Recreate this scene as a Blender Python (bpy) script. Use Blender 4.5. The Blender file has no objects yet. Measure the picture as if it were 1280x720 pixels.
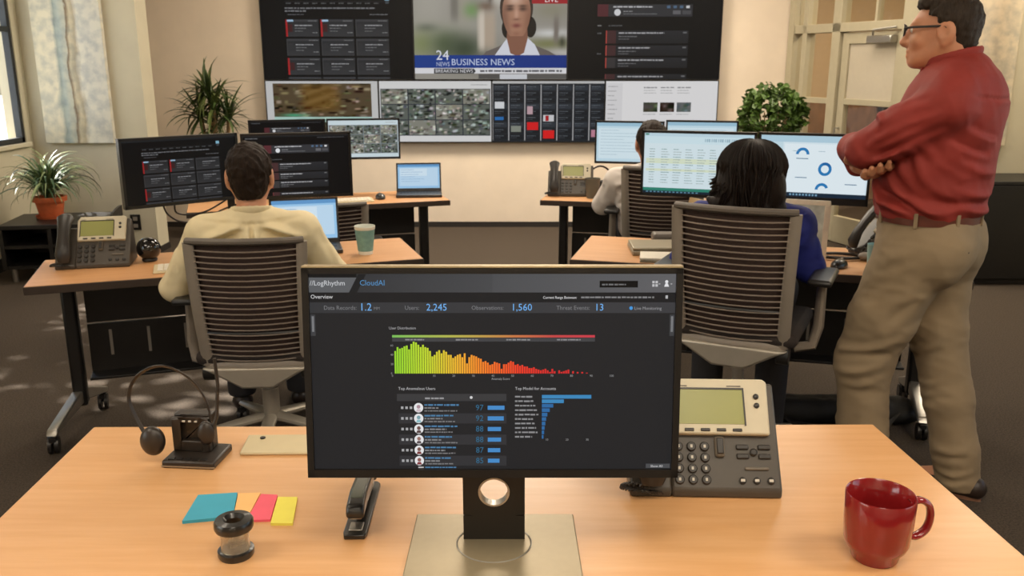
import bpy, bmesh, math, random
import numpy as np
from mathutils import Vector, Matrix, Euler

random.seed(7); np.random.seed(7)
SC = bpy.context.scene
COL = SC.collection
R = math.radians

# ------------------------------------------------------------------ camera
F_PX = 1093.0; PITCH = math.atan(282 / F_PX); CAM_H = 1.55
cam_d = bpy.data.cameras.new('camera'); cam = bpy.data.objects.new('camera', cam_d); COL.objects.link(cam)
cam.location = (0, 0, CAM_H); cam.rotation_euler = (R(90) - PITCH, 0, 0)
cam_d.sensor_width = 36; cam_d.lens = 36 * F_PX / 1280; cam_d.clip_start = .02; cam_d.clip_end = 200
cam_d.dof.use_dof = True; cam_d.dof.focus_distance = 1.52; cam_d.dof.aperture_fstop = 13
SC.camera = cam

# ------------------------------------------------------------------ light
SC.view_settings.view_transform = 'Standard'; SC.view_settings.look = 'None'
SC.view_settings.exposure = 0.0; SC.view_settings.gamma = 1.0; SC.view_settings.use_curve_mapping = False
world = bpy.data.worlds.new('world'); SC.world = world; world.use_nodes = True
wn = world.node_tree.nodes; wl = world.node_tree.links
sky = wn.new('ShaderNodeTexSky'); sky.sky_type = 'NISHITA'; sky.sun_disc = False
sky.sun_elevation = R(42); sky.sun_rotation = R(250); sky.air_density = 1.2; sky.dust_density = 2.0
wl.new(sky.outputs[0], wn['Background'].inputs[0]); wn['Background'].inputs[1].default_value = 0.4

def area(name, loc, sx, sy, power, col, rot=(0, 0, 0)):
    d = bpy.data.lights.new(name, 'AREA'); d.shape = 'RECTANGLE'; d.size = sx; d.size_y = sy
    d.energy = power; d.color = col
    o = bpy.data.objects.new(name, d); o.location = loc; o.rotation_euler = rot; COL.objects.link(o); return o

sun_d = bpy.data.lights.new('sun', 'SUN'); sun_d.energy = 26.0; sun_d.angle = R(0.6); sun_d.color = (1, .95, .88)
sun = bpy.data.objects.new('sun', sun_d); COL.objects.link(sun)
sun.rotation_euler = Vector((1.9, -.75, -1.75)).to_track_quat('-Z', 'Y').to_euler()

CEIL = 3.1
WARM = (1.0, .87, .70)
for i, (x, y, pw) in enumerate([(-2.0, 0.9, 26), (0.3, 0.2, 32), (2.4, 0.9, 46),
                               (-2.2, 3.6, 16), (0.0, 4.4, 30), (3.35, 5.75, 44),
                               (-1.9, 6.8, 16), (0.0, 7.1, 112), (1.9, 6.6, 36),
                               (0.0, -1.8, 40)]):
    area('ceiling_troffer_light', (x, y, CEIL - .03), 1.2, .6, pw, WARM)
area('corridor_light', (3.9, 8.2, 2.7), .6, .6, 60, WARM)

# ------------------------------------------------------------------ helpers
def lin(c):
    c = c / 255.0
    return c / 12.92 if c <= .04045 else ((c + .055) / 1.055) ** 2.4
def rgb(r, g=None, b=None):
    if g is None: r, g, b = r
    return (lin(r), lin(g), lin(b), 1.0)

MATS = {}
def pm(name, col, rough=.5, metal=0.0, var=.08, scale=25.0, bump=0.0, bscale=250.0, coat=0.0, spec=.5, stretch=(1, 1, 1), trans=0.0, sheen=0.0):
    """procedural principled material: colour with a little noise in it, optional fine bump"""
    if name in MATS: return MATS[name]
    m = bpy.data.materials.new(name); m.use_nodes = True
    nt = m.node_tree; b = nt.nodes['Principled BSDF']; L = nt.links
    c = rgb(*col)
    b.inputs['Roughness'].default_value = rough; b.inputs['Metallic'].default_value = metal
    b.inputs['Coat Weight'].default_value = coat; b.inputs['Specular IOR Level'].default_value = spec
    b.inputs['Transmission Weight'].default_value = trans
    if sheen: b.inputs['Sheen Weight'].default_value = sheen
    tc = nt.nodes.new('ShaderNodeTexCoord'); mp = nt.nodes.new('ShaderNodeMapping'); mp.inputs['Scale'].default_value = stretch
    L.new(tc.outputs['Object'], mp.inputs['Vector'])
    no = nt.nodes.new('ShaderNodeTexNoise'); no.inputs['Scale'].default_value = scale; no.inputs['Detail'].default_value = 4
    L.new(mp.outputs[0], no.inputs['Vector'])
    mr = nt.nodes.new('ShaderNodeMapRange'); mr.inputs[1].default_value = .3; mr.inputs[2].default_value = .7
    mr.inputs[3].default_value = 1 - var; mr.inputs[4].default_value = 1 + var
    L.new(no.outputs['Fac'], mr.inputs[0])
    mx = nt.nodes.new('ShaderNodeMix'); mx.data_type = 'RGBA'; mx.blend_type = 'MULTIPLY'; mx.inputs[0].default_value = 1
    mx.inputs[6].default_value = c; L.new(mr.outputs[0], mx.inputs[7]); L.new(mx.outputs[2], b.inputs['Base Color'])
    if bump:
        n2 = nt.nodes.new('ShaderNodeTexNoise'); n2.inputs['Scale'].default_value = bscale; n2.inputs['Detail'].default_value = 3
        L.new(mp.outputs[0], n2.inputs['Vector'])
        bp = nt.nodes.new('ShaderNodeBump'); bp.inputs['Strength'].default_value = bump; bp.inputs['Distance'].default_value = .004
        L.new(n2.outputs['Fac'], bp.inputs['Height']); L.new(bp.outputs[0], b.inputs['Normal'])
    MATS[name] = m; return m

def screen_material(strength=1.0, rough=.35):
    key = 'screen_%.2f' % strength
    if key in MATS: return MATS[key]
    m = bpy.data.materials.new(key); m.use_nodes = True
    nt = m.node_tree; b = nt.nodes['Principled BSDF']
    at = nt.nodes.new('ShaderNodeAttribute'); at.attribute_name = 'Col'
    nt.links.new(at.outputs['Color'], b.inputs['Emission Color'])
    b.inputs['Emission Strength'].default_value = strength
    b.inputs['Base Color'].default_value = (.004, .004, .004, 1); b.inputs['Roughness'].default_value = rough
    b.inputs['Specular IOR Level'].default_value = .15
    m.cycles.emission_sampling = 'NONE'
    MATS[key] = m; return m

def print_material():
    if 'flat_print' in MATS: return MATS['flat_print']
    m = bpy.data.materials.new('flat_print'); m.use_nodes = True
    nt = m.node_tree; b = nt.nodes['Principled BSDF']
    at = nt.nodes.new('ShaderNodeAttribute'); at.attribute_name = 'Col'
    nt.links.new(at.outputs['Color'], b.inputs['Base Color']); b.inputs['Roughness'].default_value = .5
    MATS['flat_print'] = m; return m

def glass_material(name='window_glass', tint=(1, 1, 1, 1), refl=.12):
    if name in MATS: return MATS[name]
    m = bpy.data.materials.new(name); m.use_nodes = True
    nt = m.node_tree; nt.nodes.remove(nt.nodes['Principled BSDF'])
    tr = nt.nodes.new('ShaderNodeBsdfTransparent'); tr.inputs[0].default_value = tint
    gl = nt.nodes.new('ShaderNodeBsdfGlossy'); gl.inputs['Roughness'].default_value = .03
    lw = nt.nodes.new('ShaderNodeLayerWeight'); lw.inputs[0].default_value = refl
    mx = nt.nodes.new('ShaderNodeMixShader')
    pw = nt.nodes.new('ShaderNodeMath'); pw.operation = 'POWER'; pw.inputs[1].default_value = 3.0; ml = nt.nodes.new('ShaderNodeMath'); ml.operation = 'MULTIPLY_ADD'; ml.inputs[1].default_value = .5; ml.inputs[2].default_value = refl * .3
    nt.links.new(lw.outputs['Facing'], pw.inputs[0]); nt.links.new(pw.outputs[0], ml.inputs[0]); nt.links.new(ml.outputs[0], mx.inputs[0]); nt.links.new(tr.outputs[0], mx.inputs[1]); nt.links.new(gl.outputs[0], mx.inputs[2])
    nt.links.new(mx.outputs[0], nt.nodes['Material Output'].inputs['Surface'])
    MATS[name] = m; return m

class MB:
    """collects polygons for one mesh"""
    def __init__(s): s.v = []; s.f = []
    def add(s, vs, fs):
        o = len(s.v); s.v += [tuple(p) for p in vs]; s.f += [tuple(i + o for i in f) for f in fs]; return s
    def box(s, x0, x1, y0, y1, z0, z1, M=None):
        vs = [(x, y, z) for z in (z0, z1) for y in (y0, y1) for x in (x0, x1)]
        if M is not None: vs = [M @ Vector(p) for p in vs]
        return s.add(vs, [(0, 2, 3, 1), (4, 5, 7, 6), (0, 1, 5, 4), (2, 6, 7, 3), (0, 4, 6, 2), (1, 3, 7, 5)])
    def cyl(s, p0, p1, r0, r1=None, n=16, caps=True):
        return s.tube([p0, p1], [r0, r0 if r1 is None else r1], n, caps=caps)
    def tube(s, pts, r, n=10, closed=False, caps=True, squash=None):
        P = [Vector(p) for p in pts]; m = len(P)
        rr = r if isinstance(r, (list, tuple)) else [r] * m
        T = []
        for i in range(m):
            a = P[(i - 1) % m] if (closed or i > 0) else P[i]; b = P[(i + 1) % m] if (closed or i < m - 1) else P[i]
            T.append((b - a).normalized())
        up = Vector((0, 0, 1)) if abs(T[0].z) < .9 else Vector((0, 1, 0))
        N = (up - T[0] * up.dot(T[0])).normalized(); rings = []
        for i in range(m):
            N = (N - T[i] * N.dot(T[i])).normalized(); B = T[i].cross(N)
            sq = squash or (1, 1)
            rings.append([P[i] + (N * math.cos(a) * sq[0] + B * math.sin(a) * sq[1]) * rr[i] for a in [2 * math.pi * k / n for k in range(n)]])
        vs = [p for rg in rings for p in rg]; fs = []
        for i in range(m if closed else m - 1):
            j = (i + 1) % m
            for k in range(n):
                k2 = (k + 1) % n; fs.append((i * n + k, i * n + k2, j * n + k2, j * n + k))
        if caps and not closed: fs += [tuple(range(n))[::-1], tuple((m - 1) * n + k for k in range(n))]
        return s.add(vs, fs)
    def lathe(s, prof, n=32, c=(0, 0, 0), M=None, sx=1, sy=1, twist=0):
        vs = []; fs = []; m = len(prof)
        for r, z in prof:
            for k in range(n):
                a = 2 * math.pi * k / n + twist; p = Vector((c[0] + r * sx * math.cos(a), c[1] + r * sy * math.sin(a), c[2] + z))
                vs.append(M @ p if M is not None else p)
        for i in range(m - 1):
            for k in range(n):
                k2 = (k + 1) % n; fs.append((i * n + k, i * n + k2, (i + 1) * n + k2, (i + 1) * n + k))
        ring = prof[0] == prof[-1]
        if prof[0][0] > 1e-6 and not ring: fs.append(tuple(range(n))[::-1])
        if prof[-1][0] > 1e-6 and not ring: fs.append(tuple((m - 1) * n + k for k in range(n)))
        return s.add(vs, fs)
    def prism(s, poly, t0, t1, axis='x', M=None):
        """poly in the other two axes, extruded along axis from t0 to t1"""
        n = len(poly)
        def mk(a, b, t): return {'x': (t, a, b), 'y': (a, t, b), 'z': (a, b, t)}[axis]
        vs = [mk(a, b, t0) for a, b in poly] + [mk(a, b, t1) for a, b in poly]
        if M is not None: vs = [M @ Vector(p) for p in vs]
        fs = [tuple(range(n))[::-1], tuple(range(n, 2 * n))] + [(i, (i + 1) % n, n + (i + 1) % n, n + i) for i in range(n)]
        return s.add(vs, fs)
    def sphere(s, c, r, nu=16, nv=10, M=None):
        if not isinstance(r, (tuple, list)): r = (r, r, r)
        vs = []; fs = []
        for j in range(nv + 1):
            t = math.pi * j / nv
            for i in range(nu):
                a = 2 * math.pi * i / nu; p = Vector((c[0] + r[0] * math.sin(t) * math.cos(a), c[1] + r[1] * math.sin(t) * math.sin(a), c[2] - r[2] * math.cos(t)))
                vs.append(M @ p if M is not None else p)
        for j in range(nv):
            for i in range(nu):
                i2 = (i + 1) % nu; fs.append((j * nu + i, j * nu + i2, (j + 1) * nu + i2, (j + 1) * nu + i))
        return s.add(vs, fs)

def finish(me, m, smooth=True, angle=38):
    bm = bmesh.new(); bm.from_mesh(me)
    bmesh.ops.remove_doubles(bm, verts=bm.verts, dist=1e-6)
    bmesh.ops.dissolve_degenerate(bm, dist=1e-7, edges=bm.edges)
    bmesh.ops.recalc_face_normals(bm, faces=bm.faces); bm.to_mesh(me); bm.free()
    if m: me.materials.append(m)
    if smooth:
        me.polygons.foreach_set('use_smooth', [True] * len(me.polygons)); me.set_sharp_from_angle(angle=R(angle))
    me.update()

def link(name, me, parent=None, loc=(0, 0, 0), rot=(0, 0, 0)):
    o = bpy.data.objects.new(name, me); COL.objects.link(o)
    o.location = loc; o.rotation_euler = rot
    if parent is not None: o.parent = parent
    return o

def obj(name, mb, m, parent=None, loc=(0, 0, 0), rot=(0, 0, 0), bevel=0, seg=2, smooth=True, angle=38):
    me = bpy.data.meshes.new(name); me.from_pydata(mb.v, [], mb.f); finish(me, m, smooth, angle)
    o = link(name, me, parent, loc, rot)
    if bevel:
        bv = o.modifiers.new('bevel', 'BEVEL'); bv.width = bevel; bv.segments = seg; bv.limit_method = 'ANGLE'; bv.angle_limit = R(35)
    return o

def tag(o, label=None, cat=None, group=None, kind=None):
    if label: o['label'] = label
    if cat: o['category'] = cat
    if group: o['group'] = group
    if kind: o['kind'] = kind
    return o
def thing(name, label, cat, loc=(0, 0, 0), rz=0, group=None):
    o = bpy.data.objects.new(name, None); COL.objects.link(o); o.location = loc; o.rotation_euler = (0, 0, rz); o.empty_display_size = .1
    return tag(o, label, cat, group)
def struct(name, mb, m, parent=None, **k):
    o = obj(name, mb, m, parent, **k)
    if parent is None: o['kind'] = 'structure'
    return o
KIDS = lambda o: [c for c in bpy.data.objects if c.parent == o]
def copy_tree(o, parent=None):
    c = o.copy(); COL.objects.link(c); c.parent = parent
    for ch in KIDS(o): copy_tree(ch, c)
    return c

# pixel -> world (1280x720 frame)
CP, SP = math.cos(PITCH), math.sin(PITCH)
def ray(u, v):
    r = (u - 640) / F_PX; up = (360 - v) / F_PX
    return r, CP + up * SP, -SP + up * CP
def atz(u, v, z):
    x, y, w = ray(u, v); t = (z - CAM_H) / w; return Vector((x * t, y * t, z))
def aty(u, v, Y):
    x, y, w = ray(u, v); t = Y / y; return Vector((x * t, Y, CAM_H + w * t))

# ------------------------------------------------------------------ flat displays
TEXT_CACHE = {}
def text_mesh(s):
    if s in TEXT_CACHE: return TEXT_CACHE[s]
    cu = bpy.data.curves.new('t', 'FONT'); cu.body = s; cu.size = 1.0; cu.resolution_u = 2
    o = bpy.data.objects.new('t', cu); me = o.to_mesh()
    v = [tuple(p.co)[:2] for p in me.vertices]; f = [tuple(p.vertices) for p in me.polygons]
    o.to_mesh_clear(); bpy.data.objects.remove(o); bpy.data.curves.remove(cu)
    TEXT_CACHE[s] = (v, f); return v, f

class Canvas:
    """flat picture made of coloured polygons, x right / y down in its own units"""
    def __init__(s, W, H, bg=(20, 20, 22)):
        s.W, s.H = W, H; s.v = []; s.f = []; s.c = []; s.rect(0, 0, W, H, bg, 0)
    def add(s, pts, faces, cols, layer):
        o = len(s.v); s.v += [(x, y, layer) for x, y in pts]; s.f += [tuple(i + o for i in f) for f in faces]
        s.c += [rgb(c) for c in cols] if not isinstance(cols[0], (int, float)) else [rgb(cols)] * len(pts)
    def rect(s, x0, y0, x1, y1, c, layer=1, c2=None, vert=False):
        cols = c
        if c2 is not None: cols = [c, c, c2, c2] if vert else [c, c2, c2, c]
        s.add([(x0, y0), (x1, y0), (x1, y1), (x0, y1)], [(3, 2, 1, 0)], cols, layer)
    def poly(s, pts, c, layer=1): s.add(pts, [tuple(range(len(pts)))[::-1]], c, layer)
    def disc(s, x, y, r, c, layer=2, n=20, ry=None):
        ry = r if ry is None else ry
        s.poly([(x + r * math.cos(2 * math.pi * k / n), y + ry * math.sin(2 * math.pi * k / n)) for k in range(n)], c, layer)
    def ring(s, x, y, r0, r1, c, a0=0, a1=360, layer=2, n=28):
        for k in range(n):
            t0 = R(a0 + (a1 - a0) * k / n); t1 = R(a0 + (a1 - a0) * (k + 1) / n)
            s.poly([(x + r * math.cos(t), y - r * math.sin(t)) for r, t in ((r0, t0), (r1, t0), (r1, t1), (r0, t1))], c, layer)
    def text(s, t, x, y, size, c, layer=3, align='l', sx=1.0):
        v, f = text_mesh(t)
        if not v: return
        w = max(p[0] for p in v) * size * sx
        ox = x - (w if align == 'r' else w / 2 if align == 'c' else 0)
        s.add([(ox + p[0] * size * sx, y - p[1] * size) for p in v], f, c, layer)
    def fuzz(s, x, y, w, h, c, layer=3, seed=None):
        """a line of unreadable small print"""
        rnd = random.Random(seed if seed is not None else int(x * 131 + y * 17))
        p = x
        while p < x + w:
            q = min(x + w, p + h * rnd.uniform(.8, 3.4)); s.rect(p, y - h * rnd.uniform(.38, .5), q, y + h * rnd.uniform(.3, .45), c, layer); p = q + h * rnd.uniform(.25, .6)
    def image(s, x0, y0, x1, y1, nx, ny, fn, layer=1):
        X, Y = np.meshgrid(np.linspace(0, 1, nx + 1), np.linspace(0, 1, ny + 1))
        C = np.clip(fn(X, Y), 0, 255); o = len(s.v)
        LC = np.where(C / 255 <= .04045, C / 255 / 12.92, ((C / 255 + .055) / 1.055) ** 2.4)
        for j in range(ny + 1):
            for i in range(nx + 1):
                s.v.append((x0 + (x1 - x0) * X[j, i], y0 + (y1 - y0) * Y[j, i], layer)); s.c.append((LC[j, i, 0], LC[j, i, 1], LC[j, i, 2], 1))
        for j in range(ny):
            for i in range(nx):
                a = o + j * (nx + 1) + i; s.f.append((a + nx + 1, a + nx + 2, a + 1, a))
    def build(s, name, w, h, parent, loc=(0, 0, 0), rot=(0, 0, 0), strength=1.0, m=None, step=.0002):
        """w x h metres, bottom centre at loc, facing -Y"""
        me = bpy.data.meshes.new(name)
        me.from_pydata([((x / s.W - .5) * w, -l * step, (1 - y / s.H) * h) for x, y, l in s.v], [], s.f)
        ca = me.color_attributes.new('Col', 'FLOAT_COLOR', 'POINT')
        ca.data.foreach_set('color', np.array(s.c, dtype=np.float32).ravel())
        me.materials.append(m or screen_material(strength)); me.update()
        return link(name, me, parent, loc, rot)

def blobs(nx, ny, seed, n=14, base=(120, 115, 105), spread=90, smin=.04, smax=.18):
    """soft random patches, for pictures on screens too small to make out"""
    rnd = np.random.RandomState(seed)
    P = [(rnd.rand(), rnd.rand(), rnd.uniform(smin, smax), rnd.uniform(smin, smax), rnd.uniform(-spread, spread), rnd.uniform(-14, 14, 3)) for _ in range(n)]
    def fn(X, Y):
        C = np.zeros(X.shape + (3,)) + np.array(base)
        for cx, cy, sx, sy, a, t in P:
            w = np.exp(-(((X - cx) / sx) ** 4 + ((Y - cy) / sy) ** 4))[..., None]; C = C * (1 - w) + w * (np.array(base) + a + t)
        return C
    return fn

# ------------------------------------------------------------------ soft bodies: smooth-union distance fields meshed as one surface
import openvdb
class SDF:
    def __init__(s, lo, hi, h=.006):
        s.h = h; s.lo = np.array(lo, float); s.n = np.ceil((np.array(hi) - s.lo) / h).astype(int) + 1
        s.d = np.full(s.n, .5, np.float32)
        s.ax = [(s.lo[i] + h * np.arange(s.n[i])).astype(np.float32) for i in range(3)]
    def _blk(s, lo, hi, pad):
        a = np.clip(np.floor((np.array(lo) - pad - s.lo) / s.h).astype(int), 0, s.n - 1); b = np.clip(np.ceil((np.array(hi) + pad - s.lo) / s.h).astype(int) + 1, 1, s.n)
        return tuple(slice(a[i], b[i]) for i in range(3))
    def _xyz(s, B): return s.ax[0][B[0]][:, None, None], s.ax[1][B[1]][None, :, None], s.ax[2][B[2]][None, None, :]
    def _comb(s, B, d, k, sub=False):
        e = s.d[B]
        if sub:
            hh = np.clip(k - np.abs(-d - e), 0, None) / max(k, 1e-6); s.d[B] = np.maximum(e, -d) + hh * hh * k * .25
        else:
            hh = np.clip(k - np.abs(d - e), 0, None) / max(k, 1e-6); s.d[B] = np.minimum(e, d) - hh * hh * k * .25
    def cap(s, a, b, ra, rb=None, k=.02, sub=False, flat=None):
        """tapered capsule; flat=(axis vector, factor) squeezes it along an axis"""
        rb = ra if rb is None else rb; a = np.array(a, float); b = np.array(b, float); m = max(ra, rb)
        B = s._blk(np.minimum(a, b) - m, np.maximum(a, b) + m, k + 4 * s.h)
        x, y, z = s._xyz(B); ab = b - a; L2 = max((ab * ab).sum(), 1e-9)
        px, py, pz = x - a[0], y - a[1], z - a[2]
        t = np.clip((px * ab[0] + py * ab[1] + pz * ab[2]) / L2, 0, 1)
        qx, qy, qz = px - t * ab[0], py - t * ab[1], pz - t * ab[2]
        if flat:
            n, fc = flat; n = np.array(n, float); n /= np.linalg.norm(n)
            dn = qx * n[0] + qy * n[1] + qz * n[2]; g = (1 / fc - 1)
            qx = qx + dn * g * n[0]; qy = qy + dn * g * n[1]; qz = qz + dn * g * n[2]
        d = np.sqrt(qx * qx + qy * qy + qz * qz) - (ra + (rb - ra) * t)
        if flat: d = d * min(1, fc * 1.3)
        s._comb(B, d.astype(np.float32), k, sub); return s
    def ell(s, c, r, k=.02, sub=False, rot=None):
        c = np.array(c, float); r = np.array(r, float); m = r.max() if rot is not None else r
        B = s._blk(c - m, c + m, k + 4 * s.h); x, y, z = s._xyz(B); x, y, z = x - c[0], y - c[1], z - c[2]
        if rot is not None:
            M = np.array(Euler(rot).to_matrix().transposed())
            x, y, z = M[0, 0] * x + M[0, 1] * y + M[0, 2] * z, M[1, 0] * x + M[1, 1] * y + M[1, 2] * z, M[2, 0] * x + M[2, 1] * y + M[2, 2] * z
        k0 = np.sqrt((x / r[0]) ** 2 + (y / r[1]) ** 2 + (z / r[2]) ** 2); k1 = np.sqrt((x / r[0] ** 2) ** 2 + (y / r[1] ** 2) ** 2 + (z / r[2] ** 2) ** 2) + 1e-6
        s._comb(B, (k0 * (k0 - 1) / k1).astype(np.float32), k, sub); return s
    def path(s, pts, rs, k=.02, **kw):
        for i in range(len(pts) - 1): s.cap(pts[i], pts[i + 1], rs[i], rs[i + 1], k, **kw)
        return s
    def cutz(s, z, below=True):
        Z = s.ax[2][None, None, :]; s.d = np.maximum(s.d, (z - Z) if below else (Z - z)).astype(np.float32); return s
    def plane(s, p, n):
        """cut away what lies on the side the normal points to"""
        x, y, z = s._xyz((slice(None),) * 3); s.d = np.maximum(s.d, (x - p[0]) * n[0] + (y - p[1]) * n[1] + (z - p[2]) * n[2]).astype(np.float32); return s
    def wrinkle(s, amp, freq=55, seed=1, dirs=None, mask=None):
        rnd = np.random.RandomState(seed); B = (slice(None),) * 3; x, y, z = s._xyz(B); tot = 0
        for i in range(4):
            kd = rnd.normal(size=3) if dirs is None else np.array(dirs[i % len(dirs)], float) + rnd.normal(size=3) * .25
            kd = kd / np.linalg.norm(kd) * freq * rnd.uniform(.6, 1.3); q = rnd.normal(size=3) * freq * .3
            tot = tot + (1 - 2 * np.abs(np.sin(.5 * (kd[0] * x + kd[1] * y + kd[2] * z) + 1.6 * np.sin(q[0] * x + q[1] * y + q[2] * z + rnd.rand() * 6)))) * .25
        if mask is not None: tot = tot * mask(x, y, z)
        near = np.abs(s.d) < amp * 6
        s.d = np.where(near, s.d - amp * tot, s.d).astype(np.float32); return s
    def fold(s, a, b, amp, w, bend=None, ign=None, lim=None):
        """one cloth fold along a-b that fades out at both ends; amp > 0 ridge, < 0 crease"""
        a = np.array(a, float); b = np.array(b, float); L = np.linalg.norm(b - a)
        B = s._blk(np.minimum(a, b), np.maximum(a, b), w * 4.5 + (0 if bend is None else np.abs(bend).max() * 1.1)); x, y, z = s._xyz(B); ab = (b - a) / L
        if ign is not None:   # the fold runs straight through along this axis, between the limits
            a[ign] = b[ign] = 0.0; L = np.linalg.norm(b - a); ab = (b - a) / L; lo_, hi_ = np.minimum(a, b), np.maximum(a, b); lo_[ign], hi_[ign] = lim
            pad = np.full(3, w * 4.5 + (0 if bend is None else np.abs(bend).max() * 1.1)); pad[ign] = 0; B = s._blk(lo_, hi_, pad); x, y, z = s._xyz(B)
        px, py, pz = x - a[0], y - a[1], z - a[2]
        if ign == 0: px = px * 0
        if ign == 1: py = py * 0
        t = (px * ab[0] + py * ab[1] + pz * ab[2]) / L
        if bend is not None:
            q = np.sin(np.pi * np.clip(t, 0, 1)); px = px - q * bend[0]; py = py - q * bend[1]; pz = pz - q * bend[2]
        r2 = (px - t * L * ab[0]) ** 2 + (py - t * L * ab[1]) ** 2 + (pz - t * L * ab[2]) ** 2
        g = np.clip(np.sin(np.pi * np.clip(t, 0, 1)), 0, 1) ** .8 * (np.exp(-r2 / w ** 2) - .35 * np.exp(-(np.sqrt(r2) - 2 * w) ** 2 / w ** 2))
        s.d[B] = s.d[B] - (amp * g).astype(np.float32); return s
    def cutbox(s, lo, hi, k=.004):
        x, y, z = s._xyz((slice(None),) * 3)
        d = np.maximum(np.maximum(np.maximum(lo[0] - x, x - hi[0]), np.maximum(lo[1] - y, y - hi[1])), np.maximum(lo[2] - z, z - hi[2]))
        s._comb((slice(None),) * 3, d.astype(np.float32), k, True); return s
    def mesh(s, name, m, smooth=1):
        a = s.d.copy(); a[0] = a[-1] = .5; a[:, 0] = a[:, -1] = .5; a[:, :, 0] = a[:, :, -1] = .5
        a = np.clip(a, -4 * s.h, 4 * s.h)
        g = openvdb.FloatGrid(4 * s.h); g.copyFromArray(np.ascontiguousarray(a, dtype=np.float32)); p, q = g.convertToQuads(0.0)
        me = bpy.data.meshes.new(name)
        me.from_pydata([tuple(v) for v in (np.array(p) * s.h + s.lo)], [], [tuple(int(i) for i in f) for f in q])
        bm = bmesh.new(); bm.from_mesh(me)
        for _ in range(smooth): bmesh.ops.smooth_vert(bm, verts=bm.verts, factor=.5, use_axis_x=True, use_axis_y=True, use_axis_z=True)
        bmesh.ops.recalc_face_normals(bm, faces=bm.faces); bm.to_mesh(me); bm.free()
        me.polygons.foreach_set('use_smooth', [True] * len(me.polygons))
        me.materials.append(m); me.update(); return me

# ------------------------------------------------------------------ the room
M_wall = pm('wall_paint', (228, 212, 192), .85, var=.03, scale=6, bump=.08, bscale=160)
M_pier = pm('pier_paint', (200, 192, 168), .85, var=.03, scale=6, bump=.08, bscale=160)
M_ceil = pm('ceiling_paint', (225, 218, 205), .9, var=.02)
M_base = pm('baseboard_rubber', (38, 34, 31), .6)
M_frame = pm('partition_paint', (172, 163, 138), .5, var=.03)
M_carpet = pm('carpet', (80, 71, 62), .97, var=.38, scale=140, bump=.9, bscale=420, spec=.1)
M_black = pm('black_laminate', (24, 22, 21), .42, var=.1)
M_dark = pm('dark_plastic', (30, 28, 27), .4, var=.08)
M_metal = pm('brushed_metal', (176, 172, 164), .35, metal=.9, var=.05)
M_winframe = pm('window_frame_metal', (52, 56, 60), .45, metal=.4)
M_grey = pm('grey_plastic', (142, 134, 124), .5, var=.04)

XL, XR, YB, YN = -3.9, 4.3, 8.4, -3.0
struct('floor', MB().box(-4.4, 6.2, -3.4, 10.6, -.12, 0), M_carpet)
struct('ceiling', MB().box(-4.4, 6.2, -3.4, 10.6, CEIL, CEIL + .12), M_ceil)
struct('ground', MB().box(-60, 60, -60, 60, -.75, -.6), pm('pale_gravel', (190, 192, 190), .9, var=.15, scale=2))
struct('wall_back', MB().box(-4.3, 2.6, YB, YB + .15, 0, CEIL), M_wall)
struct('wall_rear', MB().box(-4.3, XR + .15, YN - .15, YN, 0, CEIL), M_wall)

def window_wall(name, x0, x1, y0, y1, holes, zs, zt, first, m):
    """wall along Y with rectangular holes; window_<n> fills each one"""
    mb = MB(); y = y0
    for (a, b) in holes:
        mb.box(x0, x1, y, a, 0, CEIL); mb.box(x0, x1, a, b, 0, zs); mb.box(x0, x1, a, b, zt, CEIL); y = b
    mb.box(x0, x1, y, y1, 0, CEIL); struct(name, mb, m)
    for i, (a, b) in enumerate(holes):
        xm = (x1 - .035) if x0 < 0 else (x0 + .035); w = .04
        fr = MB()
        fr.box(xm - .025, xm + .025, a, a + w, zs, zt).box(xm - .025, xm + .025, b - w, b, zs, zt)
        fr.box(xm - .025, xm + .025, a, b, zs, zs + w).box(xm - .025, xm + .025, a, b, zt - w, zt)
        o = struct('window_%d' % (first + i), fr, M_winframe)
        n = max(1, round((b - a) / .75)); 
        for k in range(1, n):
            yy = a + (b - a) * k / n; obj('mullion', MB().box(xm - .03, xm + .03, yy - .022, yy + .022, zs + w, zt - w), M_winframe, o)
        obj('window_rail', MB().box(xm - .028, xm + .028, a + w, b - w, 1.78, 1.82), M_winframe, o)
        for k in range(n):
            ya = a + (b - a) * k / n; yb = a + (b - a) * (k + 1) / n
            obj('pane', MB().box(xm - .004, xm + .004, ya + .02, yb - .02, zs + .02, zt - .02), glass_material(), o, smooth=False)
        s = -1 if x0 < 0 else 1
        obj('window_sill', MB().box(min(xm, xm - s * .07), max(xm, xm - s * .07), a - .02, b + .02, zs - .035, zs), M_pier, o, bevel=.006)
window_wall('wall_left', XL - .15, XL, YN, YB, [(-1.4, 1.0), (4.5, 7.10)], .93, 2.55, 1, M_pier)
window_wall('wall_right', XR, XR + .15, YN, 6.6, [(-1.0, 1.2), (2.2, 4.6)], .93, 2.55, 4, M_pier)

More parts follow.
